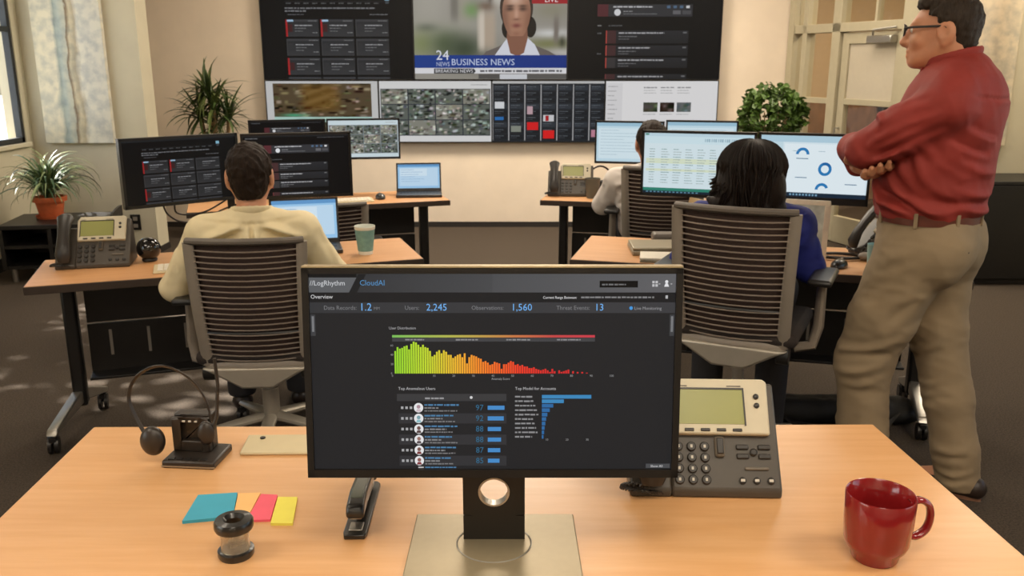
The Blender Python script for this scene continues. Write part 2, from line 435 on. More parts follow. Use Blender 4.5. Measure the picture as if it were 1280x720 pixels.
# a tree added outside the left window to break up the sunlight
tr = thing('dapple_tree', 'leafy tree added outside the far left window to break up the sunlight', 'dapple_tree', (-6.7, 6.2, -.6))
obj('trunk', MB().tube([(0, 0, 0), (.05, .05, 2.2), (-.05, .1, 4.4), (.1, .1, 5.6)], [.17, .14, .10, .03], 12), pm('dapple_tree_bark', (96, 80, 64), .9, var=.25), tr)
rt = random.Random(2); mb = MB()
for k in range(1150):
    v = Vector((rt.gauss(0, 1), rt.gauss(0, 1), rt.gauss(0, 1))).normalized() * (rt.random() ** .45); c = Vector((v.x * 1.5, v.y * 1.9, 4.5 + v.z * 1.6))
    Mr = Matrix.Translation(c) @ Euler((rt.uniform(-1, 1), rt.uniform(-1, 1), rt.uniform(0, 6.3))).to_matrix().to_4x4(); L = rt.uniform(.08, .15)
    mb.add([Mr @ Vector(p) for p in ((0, -L, 0), (-L * .5, -L * .2, .02), (-L * .4, L * .4, .01), (0, L, -.02), (L * .4, L * .4, .01), (L * .5, -L * .2, .02))], [(0, 1, 2, 3), (0, 3, 4, 5)])
fo = obj('foliage', mb, pm('dapple_tree_leaf', (92, 112, 60), .6, var=.3), tr, smooth=False); fo['kind'] = 'stuff'

# fin wall with the big stone panel on the left; pier on the right
struct('wall_left_pier', MB().box(XL, -2.965, 7.2, 7.42, 0, CEIL), M_pier)
struct('wall_right_pier', MB().box(3.25, XR + .15, 6.6, 6.85, 0, CEIL), M_pier)
struct('baseboard_back', MB().box(XL, 2.58, YB - .014, YB, 0, .05), M_base)
struct('baseboard_left_pier', MB().box(XL, -2.955, 7.188, 7.2, 0, .05).box(-2.965, -2.953, 7.2, 7.42, 0, .05), M_base)
struct('baseboard_left', MB().box(XL, XL + .012, YN, 7.19, 0, .1), M_base)
struct('baseboard_right', MB().box(3.27, XR, 6.588, 6.6, 0, .1), M_base)

ol = thing('wall_outlet', 'small dark power outlet low on the wall under the stone panel', 'outlet', (-3.137, 7.2, .26))
obj('plate', MB().box(-.042, .042, -.008, 0, -.065, .065), M_dark, ol, bevel=.003)
for dz in (-.03, .03): obj('socket', MB().box(-.018, .018, -.011, -.004, dz - .016, dz + .016), M_grey, ol)

def stone_material(name, stops, seed):
    m = bpy.data.materials.new(name); m.use_nodes = True; nt = m.node_tree; L = nt.links; b = nt.nodes['Principled BSDF']
    tc = nt.nodes.new('ShaderNodeTexCoord'); sx = nt.nodes.new('ShaderNodeSeparateXYZ'); L.new(tc.outputs['Generated'], sx.inputs[0])
    mp = nt.nodes.new('ShaderNodeMapping'); mp.inputs['Scale'].default_value = (1, 1, .35); mp.inputs['Location'].default_value = (seed, 0, 0)
    L.new(tc.outputs['Object'], mp.inputs[0])
    n1 = nt.nodes.new('ShaderNodeTexNoise'); n1.inputs['Scale'].default_value = 3.2; n1.inputs['Detail'].default_value = 7; n1.inputs['Roughness'].default_value = .62
    L.new(mp.outputs[0], n1.inputs['Vector'])
    ma = nt.nodes.new('ShaderNodeMath'); ma.operation = 'MULTIPLY_ADD'; ma.inputs[1].default_value = .42; L.new(n1.outputs['Fac'], ma.inputs[0])
    sb = nt.nodes.new('ShaderNodeMath'); sb.operation = 'SUBTRACT'; sb.inputs[1].default_value = .21; L.new(sx.outputs[0], sb.inputs[0]); L.new(sb.outputs[0], ma.inputs[2])
    cr = nt.nodes.new('ShaderNodeValToRGB'); L.new(ma.outputs[0], cr.inputs[0])
    e = cr.color_ramp.elements
    e[0].position = stops[0][0]; e[0].color = rgb(*stops[0][1]); e[1].position = stops[-1][0]; e[1].color = rgb(*stops[-1][1])
    for p, c in stops[1:-1]: x = e.new(p); x.color = rgb(*c)
    n2 = nt.nodes.new('ShaderNodeTexNoise'); n2.inputs['Scale'].default_value = 15; n2.inputs['Detail'].default_value = 6; L.new(tc.outputs['Object'], n2.inputs['Vector'])
    c2 = nt.nodes.new('ShaderNodeValToRGB'); L.new(n2.outputs['Fac'], c2.inputs[0])
    c2.color_ramp.elements[0].position = .34; c2.color_ramp.elements[0].color = (.62, .66, .72, 1); c2.color_ramp.elements[1].position = .6; c2.color_ramp.elements[1].color = (1.05, 1.03, .98, 1)
    mx = nt.nodes.new('ShaderNodeMix'); mx.data_type = 'RGBA'; mx.blend_type = 'MULTIPLY'; mx.inputs[0].default_value = .75
    L.new(cr.outputs[0], mx.inputs[6]); L.new(c2.outputs[0], mx.inputs[7]); L.new(mx.outputs[2], b.inputs['Base Color']); b.inputs['Roughness'].default_value = .45
    return m
ST1 = stone_material('stone_panel', [(.0, (212, 205, 180)), (.24, (214, 207, 184)), (.30, (150, 160, 152)), (.36, (172, 182, 176)), (.46, (190, 190, 172)),
    (.485, (120, 98, 72)), (.53, (196, 186, 158)), (.6, (176, 164, 138)), (.66, (214, 212, 200)), (.85, (206, 204, 194)), (1, (210, 206, 192))], 3.1)
ST2 = stone_material('stone_panel_grey', [(0, (214, 198, 172)), (.4, (204, 190, 168)), (.6, (188, 172, 148)), (1, (212, 200, 176))], 9.4)
tag(obj('stone_panel', MB().box(-.275, .275, -.05, -.002, 0, 1.75), ST1, loc=(-3.497, 7.2, .915), bevel=.004),
    'tall veined stone slab panel with blue band hung on the left wall', 'wall panel')
tag(obj('stone_panel', MB().box(-.2, .2, -.05, -.002, 0, 1.75), ST2, loc=(3.46, 6.6, .95), bevel=.004),
    'pale mottled stone panel on the right wall behind the standing man', 'wall panel')

# glazed partition with the door, running from the back wall towards the right pier
PA = Vector((2.60, 8.4, 0)); PB = Vector((3.25, 6.62, 0)); PD = (PB - PA); PL = PD.length; prot = math.atan2(PD.y, PD.x)
def pbox(mb, s0, s1, z0, z1, t=.05): return mb.box(s0, s1, -t / 2, t / 2, z0, z1)
ZT = 1.80
part = MB(); pbox(part, 0, .075, 0, CEIL, .12); pbox(part, 1.40, PL, 0, CEIL, .12)
pw = struct('wall_partition', part, M_frame, loc=PA, rot=(0, 0, prot))
for s0, s1 in ((.19, .25), (.585, .685)): obj('mullion', pbox(MB(), s0, s1, 0, CEIL, .10), M_frame, pw, bevel=.004)
obj('transom', pbox(MB(), .075, 1.40, ZT, ZT + .075, .10), M_frame, pw, bevel=.004)
obj('mid_rail', pbox(MB(), .075, .585, 1.20, 1.245, .08), M_frame, pw)
obj('bottom_rail', pbox(MB(), .075, .585, 0, .2, .08), M_frame, pw)
obj('mullion', pbox(MB(), 1.06, 1.085, ZT + .075, CEIL, .06), M_frame, pw)
PG = glass_material('partition_glass', (.97, .95, .9, 1), .14)
for s0, s1, z0, z1 in ((.075, .19, .2, 1.2), (.25, .585, .2, 1.2), (.075, .19, 1.245, ZT), (.25, .585, 1.245, ZT), (.25, .585, ZT + .075, CEIL), (.075, .19, ZT + .075, CEIL), (.685, 1.06, ZT + .075, CEIL), (1.085, 1.4, ZT + .075, CEIL)):
    obj('pane', pbox(MB(), s0, s1, z0, z1, .008), PG, pw, smooth=False)
dr = MB(); pbox(dr, .70, .78, .01, ZT - .01); pbox(dr, 1.32, 1.39, .01, ZT - .01); pbox(dr, .78, 1.32, ZT - .1, ZT - .01); pbox(dr, .78, 1.32, 1.2, 1.25); pbox(dr, .78, 1.32, .01, .24)
door = struct('door_1', dr, M_frame, loc=PA, rot=(0, 0, prot), bevel=.004)
M_frost = pm('frosted_glass', (206, 196, 176), .5, var=.02, trans=.25)
obj('pane', pbox(MB(), .78, 1.32, 1.25, ZT - .1, .012), M_frost, door, smooth=False)
obj('pane', pbox(MB(), .78, 1.32, .24, 1.2, .008), PG, door, smooth=False)
cl = obj('door_closer', MB().box(1.06, 1.33, -.10, -.03, ZT - .1, ZT - .04), M_metal, door, bevel=.008)
obj('closer_arm', MB().tube([(1.1, -.07, ZT - .035), (1.2, -.16, ZT + .0), (1.34, -.06, ZT + .02)], .009, 8), M_metal, cl)
obj('door_handle', MB().tube([(.75, -.03, 1.0), (.75, -.075, 1.0), (.75, -.075, .78), (.75, -.03, .78)], .009, 8), M_metal, door)
# corridor beyond the glass
M_corr = pm('corridor_paint', (190, 166, 132), .85, var=.03)
M_wain = pm('corridor_wood', (120, 84, 54), .5, var=.25, scale=14, stretch=(1, 6, .4))
struct('wall_corridor', MB().box(2.6, 6.0, 10.2, 10.35, 0, CEIL).box(5.2, 5.35, 6.86, 10.2, 0, CEIL), M_corr)
struct('trim_1', MB().box(2.62, 5.2, 10.17, 10.2, 0, 1.12).box(5.17, 5.2, 6.9, 10.17, 0, 1.12), M_wain)
struct('wall_corridor_end', MB().box(2.6, 2.72, 8.56, 10.2, 0, CEIL), M_corr)
mir = thing('oval_mirror', 'tall dark oval wall mirror seen through the glass partition', 'mirror', (4.45, 10.13, 1.3))
obj('mirror_frame', MB().tube([(.3 * math.cos(a), 0, .52 * math.sin(a)) for a in [2 * math.pi * k / 40 for k in range(40)]], .025, 8, closed=True), M_dark, mir)
obj('mirror_glass', MB().prism([(.3 * math.cos(a), .52 * math.sin(a)) for a in [2 * math.pi * k / 40 for k in range(40)]], 0, .012, 'y'), pm('mirror_dark', (90, 84, 76), .15, metal=.6), mir)

# ------------------------------------------------------------------ picture contents
WHITE = (235, 236, 238); LG = (150, 152, 155)
def siem_cards(strip=False):
    c = Canvas(1000, 562, (15, 15, 17))
    c.rect(0, 0, 1000, 14, (40, 42, 46))
    for i in range(11): c.fuzz(170 + i * 58, 82, 34, 9, (90, 92, 95))
    c.rect(160, 70, 850, 73, (45, 45, 48)); c.rect(822, 40, 852, 64, (150, 205, 230)); c.rect(826, 66, 850, 84, (70, 76, 82))
    c.fuzz(160, 112, 600, 11, (125, 126, 130)); c.fuzz(160, 130, 140, 11, (125, 126, 130)); c.fuzz(178, 152, 110, 8, (85, 86, 90)); c.fuzz(720, 152, 120, 8, (110, 111, 115))
    for j in range(4):
        for i in range(3):
            x = 160 + i * 232; y = 182 + j * 122; h = 108 if j < 3 else 14
            c.rect(x, y, x + 218, y + h, (42, 43, 46), 1, (58, 59, 62), vert=True); c.rect(x, y, x + 218, y + 14, (64, 65, 69), 2)
            if j < 3:
                red = (i, j) in ((0, 0), (1, 0), (0, 2))
                c.rect(x, y, x + (12 if red else 5), y + h, (176, 40, 44) if red else (70, 71, 74), 2); c.rect(x + 12, y + 30, x + 44, y + 78, (70, 36, 38) if red else (52, 53, 56), 2)
                if j == 0 and i < 2: c.rect(x + 10, y + 2, x + 52, y + 14, (170, 205, 235), 3)
                c.fuzz(x + 60, y + 38, 116, 8, (165, 166, 170)); c.fuzz(x + 60, y + 56, 74, 7, (120, 121, 124)); c.fuzz(x + 60, y + 74, 52, 7, (110, 111, 114)); c.fuzz(x + 176, y + 84, 34, 7, (130, 131, 134)); c.fuzz(x + 150, y + 10, 58, 6, (120, 121, 124))
    return c
def siem_list():
    c = Canvas(1000, 562, (13, 13, 15))
    c.rect(0, 0, 1000, 12, (34, 36, 40)); c.fuzz(20, 24, 120, 9, (110, 112, 116)); c.fuzz(700, 24, 260, 7, (80, 82, 86))
    c.rect(188, 88, 808, 164, (52, 53, 57), 1); c.rect(188, 88, 258, 164, (88, 42, 48), 2); c.fuzz(290, 104, 260, 11, (190, 190, 194)); c.disc(318, 138, 21, (225, 226, 230)); c.fuzz(356, 132, 60, 8, (140, 141, 144)); c.fuzz(356, 148, 220, 7, (110, 111, 114))
    for k in range(4): c.rect(640 + k * 42, 96, 662 + k * 42, 112, (84, 110, 140) if k < 3 else (220, 220, 224), 2)
    c.rect(680, 126, 730, 150, (104, 104, 108), 2); c.rect(742, 126, 798, 150, (80, 80, 84), 2)
    c.fuzz(190, 222, 26, 9, (130, 131, 134)); c.fuzz(262, 222, 90, 9, (90, 91, 94))
    for j, (y, h) in enumerate(((252, 82), (346, 66), (424, 66), (530, 32))):
        c.rect(246, y, 788, y + h, (42, 43, 47), 1, (34, 35, 38), vert=True); c.rect(246, y, 254, y + h, (178, 74, 66) if j < 3 else (120, 60, 60), 2); c.rect(258, y, 312, y + h, (70, 44, 46) if j != 2 else (58, 56, 58), 2)
        c.fuzz(330, y + 16, 300 if j != 1 else 210, 11, (172, 172, 176)); 
        if h > 40: c.fuzz(330, y + 38, 120, 8, (112, 113, 116)); c.fuzz(330, y + 54, 70, 7, (100, 101, 104))
        c.rect(752, y + 8, 776, y + 18, (110, 111, 114), 2)
    for y in (270, 400): c.fuzz(190, y, 26, 9, (100, 101, 104))
    return c
def news():
    c = Canvas(1000, 562, (150, 146, 138))
    def bg(X, Y):
        C = np.zeros(X.shape + (3,)) + np.array((150, 146, 138.))
        def bl(cx, cy, sx, sy, col, p=2.0):
            nonlocal C
            w = np.exp(-(np.abs((X - cx) / sx) ** p + np.abs((Y - cy) / sy) ** p))[..., None]; C = C * (1 - w) + w * np.array(col, float)
        bl(.1, .1, .16, .5, (168, 164, 154)); bl(.27, .1, .03, .4, (120, 116, 108), 4); bl(.33, .2, .04, .5, (158, 152, 140), 4); bl(.2, .42, .3, .1, (170, 166, 156)); bl(.08, .42, .07, .05, (110, 112, 106))
        bl(.05, .6, .1, .16, (132, 140, 98)); bl(.2, .6, .1, .16, (92, 104, 76)); bl(.33, .66, .13, .18, (62, 74, 56)); bl(.38, .22, .05, .08, (118, 150, 96)); bl(.48, .18, .06, .05, (110, 90, 76)); bl(.48, .45, .055, .22, (176, 160, 142), 6); bl(.44, .45, .02, .22, (206, 196, 182), 6)
        bl(.56, .05, .06, .16, (196, 192, 182)); bl(.5, .04, .015, .1, (70, 60, 52)); bl(.9, .22, .12, .1, (140, 136, 118)); bl(.9, .48, .14, .05, (208, 208, 206)); bl(.88, .6, .16, .06, (122, 124, 84)); bl(.93, .44, .02, .16, (120, 112, 104), 4); bl(.97, .58, .02, .06, (60, 62, 48)); bl(.96, .72, .1, .06, (206, 204, 200))
        bl(.72, .85, .3, .14, (112, 104, 98), 4)
        return C
    c.image(0, 0, 1000, 562, 64, 36, bg, 0.5)
    def ellp(cx, cy, rx, ry, col, l): c.disc(cx, cy, rx, col, l, 30, ry)
    ellp(608, 238, 34, 62, (30, 26, 24), 1); ellp(762, 230, 38, 66, (30, 26, 24), 1)
    ellp(670, 110, 108, 160, (58, 46, 40), 1)
    c.poly([(440, 420), (470, 385), (560, 350), (630, 300), (720, 300), (790, 345), (880, 380), (950, 420)], (104, 96, 92), 1.2)
    c.poly([(520, 420), (585, 330), (615, 296), (640, 320), (712, 330), (740, 296), (790, 340), (830, 420)], (214, 216, 226), 1.5)
    c.poly([(606, 300), (612, 230), (740, 230), (744, 300), (720, 392), (680, 416), (630, 396)], (134, 92, 74), 2)
    def face(X, Y):
        C = np.zeros(X.shape + (3,)) + np.array((172, 128, 104.))
        def bl(cx, cy, sx, sy, col, a=1.0):
            nonlocal C
            w = a * np.exp(-(((X - cx) / sx) ** 2 + ((Y - cy) / sy) ** 2))[..., None]; C = C * (1 - w) + w * np.array(col, float)
        bl(.42, .15, .3, .16, (208, 176, 156)); bl(.05, .6, .18, .4, (136, 96, 78)); bl(.97, .6, .2, .4, (140, 98, 78)); bl(.27, .38, .13, .045, (66, 46, 40)); bl(.73, .38, .13, .045, (70, 48, 42)); bl(.27, .31, .14, .025, (84, 60, 50)); bl(.73, .31, .14, .025, (84, 60, 50))
        bl(.5, .5, .07, .14, (200, 158, 136)); bl(.5, .62, .13, .03, (126, 84, 70)); bl(.5, .76, .17, .05, (128, 66, 62)); bl(.5, .755, .15, .012, (84, 44, 42)); bl(.5, .95, .3, .06, (150, 104, 84))
        return C
    n = 34; nx, ny = 20, 26; base = len(c.v)
    X, Y = np.meshgrid(np.linspace(0, 1, nx + 1), np.linspace(0, 1, ny + 1)); FC = face(X, Y)
    for j in range(ny + 1):
        t = j / ny; w = 92 * (math.sin(math.pi * (.12 + .80 * t ** .9)) ** .55)
        for i in range(nx + 1):
            c.v.append((670 + (i / nx * 2 - 1) * w, 12 + 275 * t, 2.5)); c.c.append(tuple(lin(float(v)) for v in FC[j, i]) + (1,))
    for j in range(ny):
        for i in range(nx):
            a = base + j * (nx + 1) + i; c.f.append((a + nx + 1, a + nx + 2, a + 1, a))
    c.rect(0, 408, 1000, 490, (26, 62, 140), 3, (18, 48, 128)); c.rect(0, 490, 1000, 526, (222, 222, 226), 3)
    c.rect(126, 494, 388, 526, (44, 44, 48), 3.5); c.poly([(388, 494), (402, 510), (388, 526)], (44, 44, 48), 3.5)
    c.text('24', 140, 438, 88, (225, 228, 238), 4.5); c.text('NEWS', 141, 478, 38, (190, 200, 224), 4.5, sx=.85); c.text('BUSINESS NEWS', 240, 472, 58, (196, 208, 236), 4.5)
    c.text('BREAKING NEWS', 134, 520, 32, (225, 225, 230), 4.5); c.fuzz(430, 510, 540, 15, (92, 92, 98), 4)
    c.rect(420, 530, 560, 560, (84, 82, 80), 3); c.rect(560, 530, 740, 562, (206, 208, 214), 3); c.rect(740, 530, 1000, 560, (92, 90, 88), 3)
    c.rect(770, 0, 1000, 84, (158, 32, 40), 3); c.text('LIVE', 852, 74, 48, (236, 226, 228), 4.5)
    return c
def room_cam():
    c = Canvas(1000, 562, (198, 198, 198))
    def fn(X, Y):
        C = blobs(0, 0, 3, 120, (84, 70, 50), 95, .012, .05)(X, Y)
        w = .8 * np.exp(-(((X - .48) / .2) ** 6 + ((Y - .42) / .42) ** 6))[..., None]; C = C * (1 - w) + w * (np.array((120, 88, 36.)) + 14 * np.sin(22 * (X + Y))[..., None])
        w = np.exp(-(((X - .2) / .12) ** 2 + ((Y - .95) / .05) ** 2))[..., None]; C = C * (1 - w) + w * np.array((70, 160, 120.)); return C
    c.image(62, 22, 940, 330, 100, 36, fn, 1); c.image(62, 330, 940, 380, 40, 2, blobs(0, 0, 8, 24, (170, 205, 196), 30, .02, .06), 1)
    c.image(62, 380, 940, 540, 40, 10, blobs(0, 0, 9, 30, (96, 88, 70), 70, .02, .08), 1); return c
def cam_grid(seed, frame=(44, 48, 58), head=(212, 212, 212)):
    c = Canvas(1000, 562, head); c.rect(8, 70, 992, 506, frame, 1)
    for j in range(3):
        for i in range(4):
            x = 14 + i * 245; y = 74 + j * 144
            c.image(x, y, x + 236, y + 136, 26, 15, blobs(0, 0, seed * 50 + j * 4 + i, 44, (92, 98, 92) if (i + j) % 3 else (130, 130, 120), 120, .02, .10), 2)
    c.fuzz(820, 34, 150, 8, (150, 150, 150)); return c
def kanban():
    c = Canvas(1000, 562, (34, 38, 44)); c.rect(0, 0, 1000, 22, (190, 190, 190), 1)
    for i in range(7):
        x = i * 145; c.rect(x - 5, 30, x + 4, 552, (168, 168, 170), 2)
        for j in range(9):
            y = 40 + j * 57; c.rect(x + 12, y, x + 128, y + 44, (24, 28, 34) if (i * 3 + j) % 3 else (46, 52, 60), 2); c.fuzz(x + 18, y + 12, 80, 7, (96, 104, 112), 3); c.fuzz(x + 18, y + 30, 54, 6, (76, 82, 90), 3)
    for (i, y, w, h, col) in ((0, 190, 84, 62, (214, 216, 220)), (0, 330, 78, 30, (40, 110, 180)), (2, 380, 100, 72, (214, 30, 34)), (3, 312, 96, 60, (206, 206, 210)), (3, 318, 30, 50, (170, 24, 30)), (3, 456, 100, 76, (220, 30, 32)), (2, 232, 50, 74, (190, 160, 168)), (1, 414, 90, 56, (132, 138, 128)), (6, 452, 60, 66, (190, 130, 150))):
        x = i * 145 + 20 + (20 if w == 30 else 0); c.rect(x, y, x + w, y + h, col, 4 if w != 30 else 5)
    return c
def web_page():
    c = Canvas(1000, 562, (214, 213, 214)); c.rect(0, 20, 150, 562, (204, 203, 205), 1)
    for j in range(9): c.fuzz(20, 50 + j * 42, 90 - (j * 17) % 40, 9, (150, 150, 152), 2)
    for i in range(3):
        x = 340 + i * 150
        c.fuzz(x, 60, 120, 14, (140, 140, 142), 2); c.fuzz(x, 86, 100, 8, (165, 165, 166), 2); c.fuzz(x, 110, 110, 8, (165, 165, 166), 2)
        c.image(x, 196, x + 128, 284, 10, 7, blobs(0, 0, 70 + i, 8, ((64, 66, 52), (52, 40, 34), (92, 96, 96))[i], 50, .1, .3), 2); c.fuzz(x, 306, 110, 8, (160, 160, 162), 2)
    return c
def sheet():
    c = Canvas(1000, 562, (206, 222, 228)); c.rect(0, 0, 1000, 30, (184, 208, 220), 1); c.rect(8, 6, 40, 20, (60, 130, 110), 2); c.rect(0, 30, 1000, 96, (198, 220, 228), 1)
    for i in range(22): c.rect(560 + i * 20 - (i % 3) * 4, 46, 568 + i * 20, 74, (150, 178, 192), 2)
    for j in range(14):
        y = 150 + j * 24; 
        if j in (4, 5, 8): c.rect(20, y - 10, 980, y + 12, (208, 218, 192), 1)
        for i in range(8): c.fuzz(50 + i * 112, y, 50 + (i * j * 13) % 30, 8, (158, 172, 172) if j % 3 else (120, 150, 150), 2)
    c.rect(0, 512, 1000, 540, (48, 126, 108), 2); c.rect(0, 540, 1000, 562, (26, 40, 52), 2)
    for i in range(14): c.rect(30 + i * 36, 545, 50 + i * 36, 557, (90, 130, 150), 3)
    return c
def donuts():
    c = Canvas(1000, 562, (208, 224, 232)); c.rect(0, 0, 1000, 60, (170, 200, 216), 1); c.rect(0, 60, 210, 520, (190, 214, 224), 1); c.rect(225, 76, 985, 520, (220, 232, 238), 1)
    for j in range(8): c.fuzz(18, 120 + j * 40, 120, 9, (140, 168, 182), 2)
    B = (38, 118, 178)
    for (x, y, a0, a1) in ((395, 170, 0, 180), (610, 300, 0, 360), (595, 490, 20, 180)): c.ring(x, y, 36, 62, B, a0, a1)
    c.ring(610, 300, 36, 62, (24, 96, 160), 30, 120, layer=3)
    for x, y in ((340, 205), (340, 380), (800, 230), (800, 430)): c.rect(x, y, x + 110, y + 7, (70, 110, 140), 2)
    c.rect(800, 230, 806, 260, (70, 110, 140), 2); c.rect(904, 230, 910, 280, (150, 180, 196), 2)
    for j in range(3): c.fuzz(300 + j * 240, 140, 60, 7, (150, 176, 190), 2)
    c.rect(0, 524, 1000, 562, (26, 42, 58), 2)
    for i in range(9): c.rect(300 + i * 30, 534, 318 + i * 30, 552, (110, 150, 176), 3)
    return c
def plain_blue(seed=1):
    c = Canvas(1000, 562, (186, 212, 224)); c.rect(0, 0, 1000, 50, (150, 186, 206), 1); c.rect(30, 80, 960, 520, (204, 222, 230), 1)
    rnd = random.Random(seed)
    for j in range(9): c.fuzz(60, 110 + j * 44, rnd.uniform(200, 820), 9, (160, 186, 200), 2)
    return c

# ------------------------------------------------------------------ video wall: 3 big pictures over 4 displays
M_bezel = pm('display_bezel', (20, 20, 22), .35, var=.05)
def wall_display(name, label, x0, x1, z0, z1, cv, strength, group):
    w, h = x1 - x0, z1 - z0
    t = thing(name, label, 'display', ((x0 + x1) / 2, 8.33, z0), 0, group)
    e = .006; fr = MB()
    fr.box(-w / 2, w / 2, .012, .068, 0, h)
    for a, b, c_, d in ((-w / 2, w / 2, 0, e * 1.3), (-w / 2, w / 2, h - e, h), (-w / 2, -w / 2 + e, 0, h), (w / 2 - e, w / 2, 0, h)): fr.box(a, b, -.004, .014, c_, d)
    obj('bezel', fr, M_bezel, t); cv.build('screen', w - 2 * e, h - 2.3 * e, t, (0, .0115, 1.3 * e), strength=strength, step=.0009)
ZB0, ZB1, ZT1 = .818, 1.388, 2.19
xs = [-2.297 + 1.0545 * i for i in range(5)]
for i, (cv, lb, st) in enumerate(((room_cam(), 'wall display showing an overhead room camera view, bottom left of the video wall', .8), (cam_grid(1), 'wall display with a white-edged grid of camera pictures', .85),
                             (kanban(), 'wall display with dark columns and red boxes, below the news picture', .8), (web_page(), 'wall display showing a pale page with three small dark pictures', .92))):
    wall_display('wall_display', lb, xs[i] + .001, xs[i + 1] - .001, ZB0, ZB1, cv, st, 'displays of the video wall')
xt = [-2.297, -.905, .51, 1.92]
for i, (cv, lb, st) in enumerate(((siem_cards(), 'large wall display with nine dark cards marked in red, upper left', .72), (news(), 'large wall display showing a newsreader above a blue caption bar', .8),
                             (siem_list(), 'large wall display with a dark stacked list, upper right', .72))):
    wall_display('large_wall_display', lb, xt[i] + .001, xt[i + 1] - .001, ZB1 + .004, ZT1, cv, st, 'displays of the video wall')

# ------------------------------------------------------------------ desks
def wood_material(name, c1, c2, rough=.33):
    m = bpy.data.materials.new(name); m.use_nodes = True; nt = m.node_tree; L = nt.links; b = nt.nodes['Principled BSDF']
    tc = nt.nodes.new('ShaderNodeTexCoord'); mp = nt.nodes.new('ShaderNodeMapping'); mp.inputs['Scale'].default_value = (1.2, 16, 1); L.new(tc.outputs['Object'], mp.inputs[0])
    n = nt.nodes.new('ShaderNodeTexNoise'); n.inputs['Scale'].default_value = 3; n.inputs['Detail'].default_value = 6; n.inputs['Roughness'].default_value = .6; L.new(mp.outputs[0], n.inputs['Vector'])
    cr = nt.nodes.new('ShaderNodeValToRGB'); cr.color_ramp.elements[0].position = .3; cr.color_ramp.elements[0].color = rgb(*c1); cr.color_ramp.elements[1].position = .72; cr.color_ramp.elements[1].color = rgb(*c2)
    L.new(n.outputs['Fac'], cr.inputs[0]); L.new(cr.outputs[0], b.inputs['Base Color']); b.inputs['Roughness'].default_value = rough
    b.inputs['Specular IOR Level'].default_value = .5
    return m
M_maple = wood_material('maple_laminate', (212, 158, 104), (222, 172, 120), .30)
M_maple2 = wood_material('maple_laminate_side', (202, 146, 96), (212, 160, 110), .4)
M_edge = pm('desk_edge', (58, 46, 38), .5)

fd = thing('front_desk', 'wide maple laminate desk in the foreground carrying the red mug', 'desk', (-.06, 1.48, 0))
obj('tabletop', MB().prism([(-.865, -.42), (.945, -.42), (.895, .40), (-.90, .385)], .712, .74, 'z'), M_maple, fd, bevel=.003)
for sx in (-1, 1):
    lg = obj('leg', MB().box(sx * .72 - .03, sx * .72 + .03, -.05, .05, .06, .712), M_black, fd, bevel=.006)
    obj('foot', MB().box(sx * .72 - .035, sx * .72 + .035, -.34, .32, .03, .065), M_metal, lg, bevel=.008)
obj('modesty_panel', MB().box(-.66, .66, .18, .195, .32, .70), M_black, fd)

ZD = .72
def caster(parent, x, y, r=.035):
    c = MB(); c.cyl((x - .02, y, r), (x - .006, y, r), r, n=16); c.cyl((x + .006, y, r), (x + .02, y, r), r, n=16)
    c.cyl((x, y, r), (x, y, r * 2.3), .012, n=8); c.box(x - .012, x + .012, y - r * .8, y + r * .8, r * 1.5, r * 2.1)
    return obj('caster', c, M_dark, parent)
def training_table(label, p, rz, L, D, foot=(0, 0)):
    t = thing('training_table', label, 'desk', (p[0], p[1], 0), rz, 'flip top desks on casters')
    top = obj('tabletop', MB().box(.004, L - .004, .004, D - .004, ZD - .012, ZD), M_maple2, t, bevel=.001)
    obj('edge_band', MB().box(0, L, 0, D, ZD - .034, ZD - .002), M_edge, t, bevel=.002)
    for i, x in enumerate((.1, L - .1)):
        y = D * .68
        c = MB(); c.box(x - .028, x + .028, y - .035, y + .035, .1, ZD - .034)
        lg = obj('leg', c, M_black, t, bevel=.012)
        a = foot[i]; Mr = Matrix.Translation((x, y, 0)) @ Matrix.Rotation(a, 4, 'Z')
        f0, f1 = -.30, .22
        ft = obj('foot', MB().prism([(f0, .075), (f0 + .02, .10), (-.04, .17), (.04, .17), (f1, .10), (f1, .075), (0, .12)], -.022, .022, 'x', Mr), M_metal, lg, bevel=.006)
        for fy in (f0 + .02, f1 - .02):
            q = Mr @ Vector((0, fy, 0)); caster(lg, q.x, q.y)
    obj('modesty_panel', MB().box(.15, L - .15, D * .8, D * .8 + .012, .45, ZD - .034), M_dark, t)
    tr = obj('cable_tray', MB().box(.15, L - .15, D * .8 - .012, D * .8 + .006, .22, .445).box(.15, L - .15, D * .8 - .11, D * .8 - .012, .22, .232), M_black, t, bevel=.003)
    n = 8
    for k in range(n):
        x = .24 + (L - .48) * k / (n - 1)
        obj('tray_slot', MB().box(x - .006, x + .006, D * .8 - .017, D * .8 - .0125, .30, .415), M_grey, tr)
    return t
def frame_of(p, rz):
    ex = Vector((math.cos(rz), math.sin(rz), 0)); ey = Vector((-math.sin(rz), math.cos(rz), 0))
    return lambda x, y, z=0: Vector((p[0], p[1], 0)) + ex * x + ey * y + Vector((0, 0, z))
A_L, A_R, A_BL, A_BR = R(18.85), R(-14.5), R(18.0), R(-12)
P_L, P_R = (-1.867, 3.229), (.251, 3.719)
P_BL = (-.384 - 1.55 * math.cos(A_BL), 5.411 - 1.55 * math.sin(A_BL)); P_BR = (.174, 5.411)
training_table('maple topped desk on casters in front of the man in the cream shirt', P_L, A_L, 1.566, .50, (R(-17), 0))
training_table('maple topped desk on casters in front of the woman in blue', P_R, A_R, 1.608, .56)
training_table('desk on casters carrying the small open laptop below the video wall', P_BL, A_BL, 1.55, .5)
training_table('desk on casters carrying the phone and dark cup below the video wall', P_BR, A_BR, 1.5, .5)
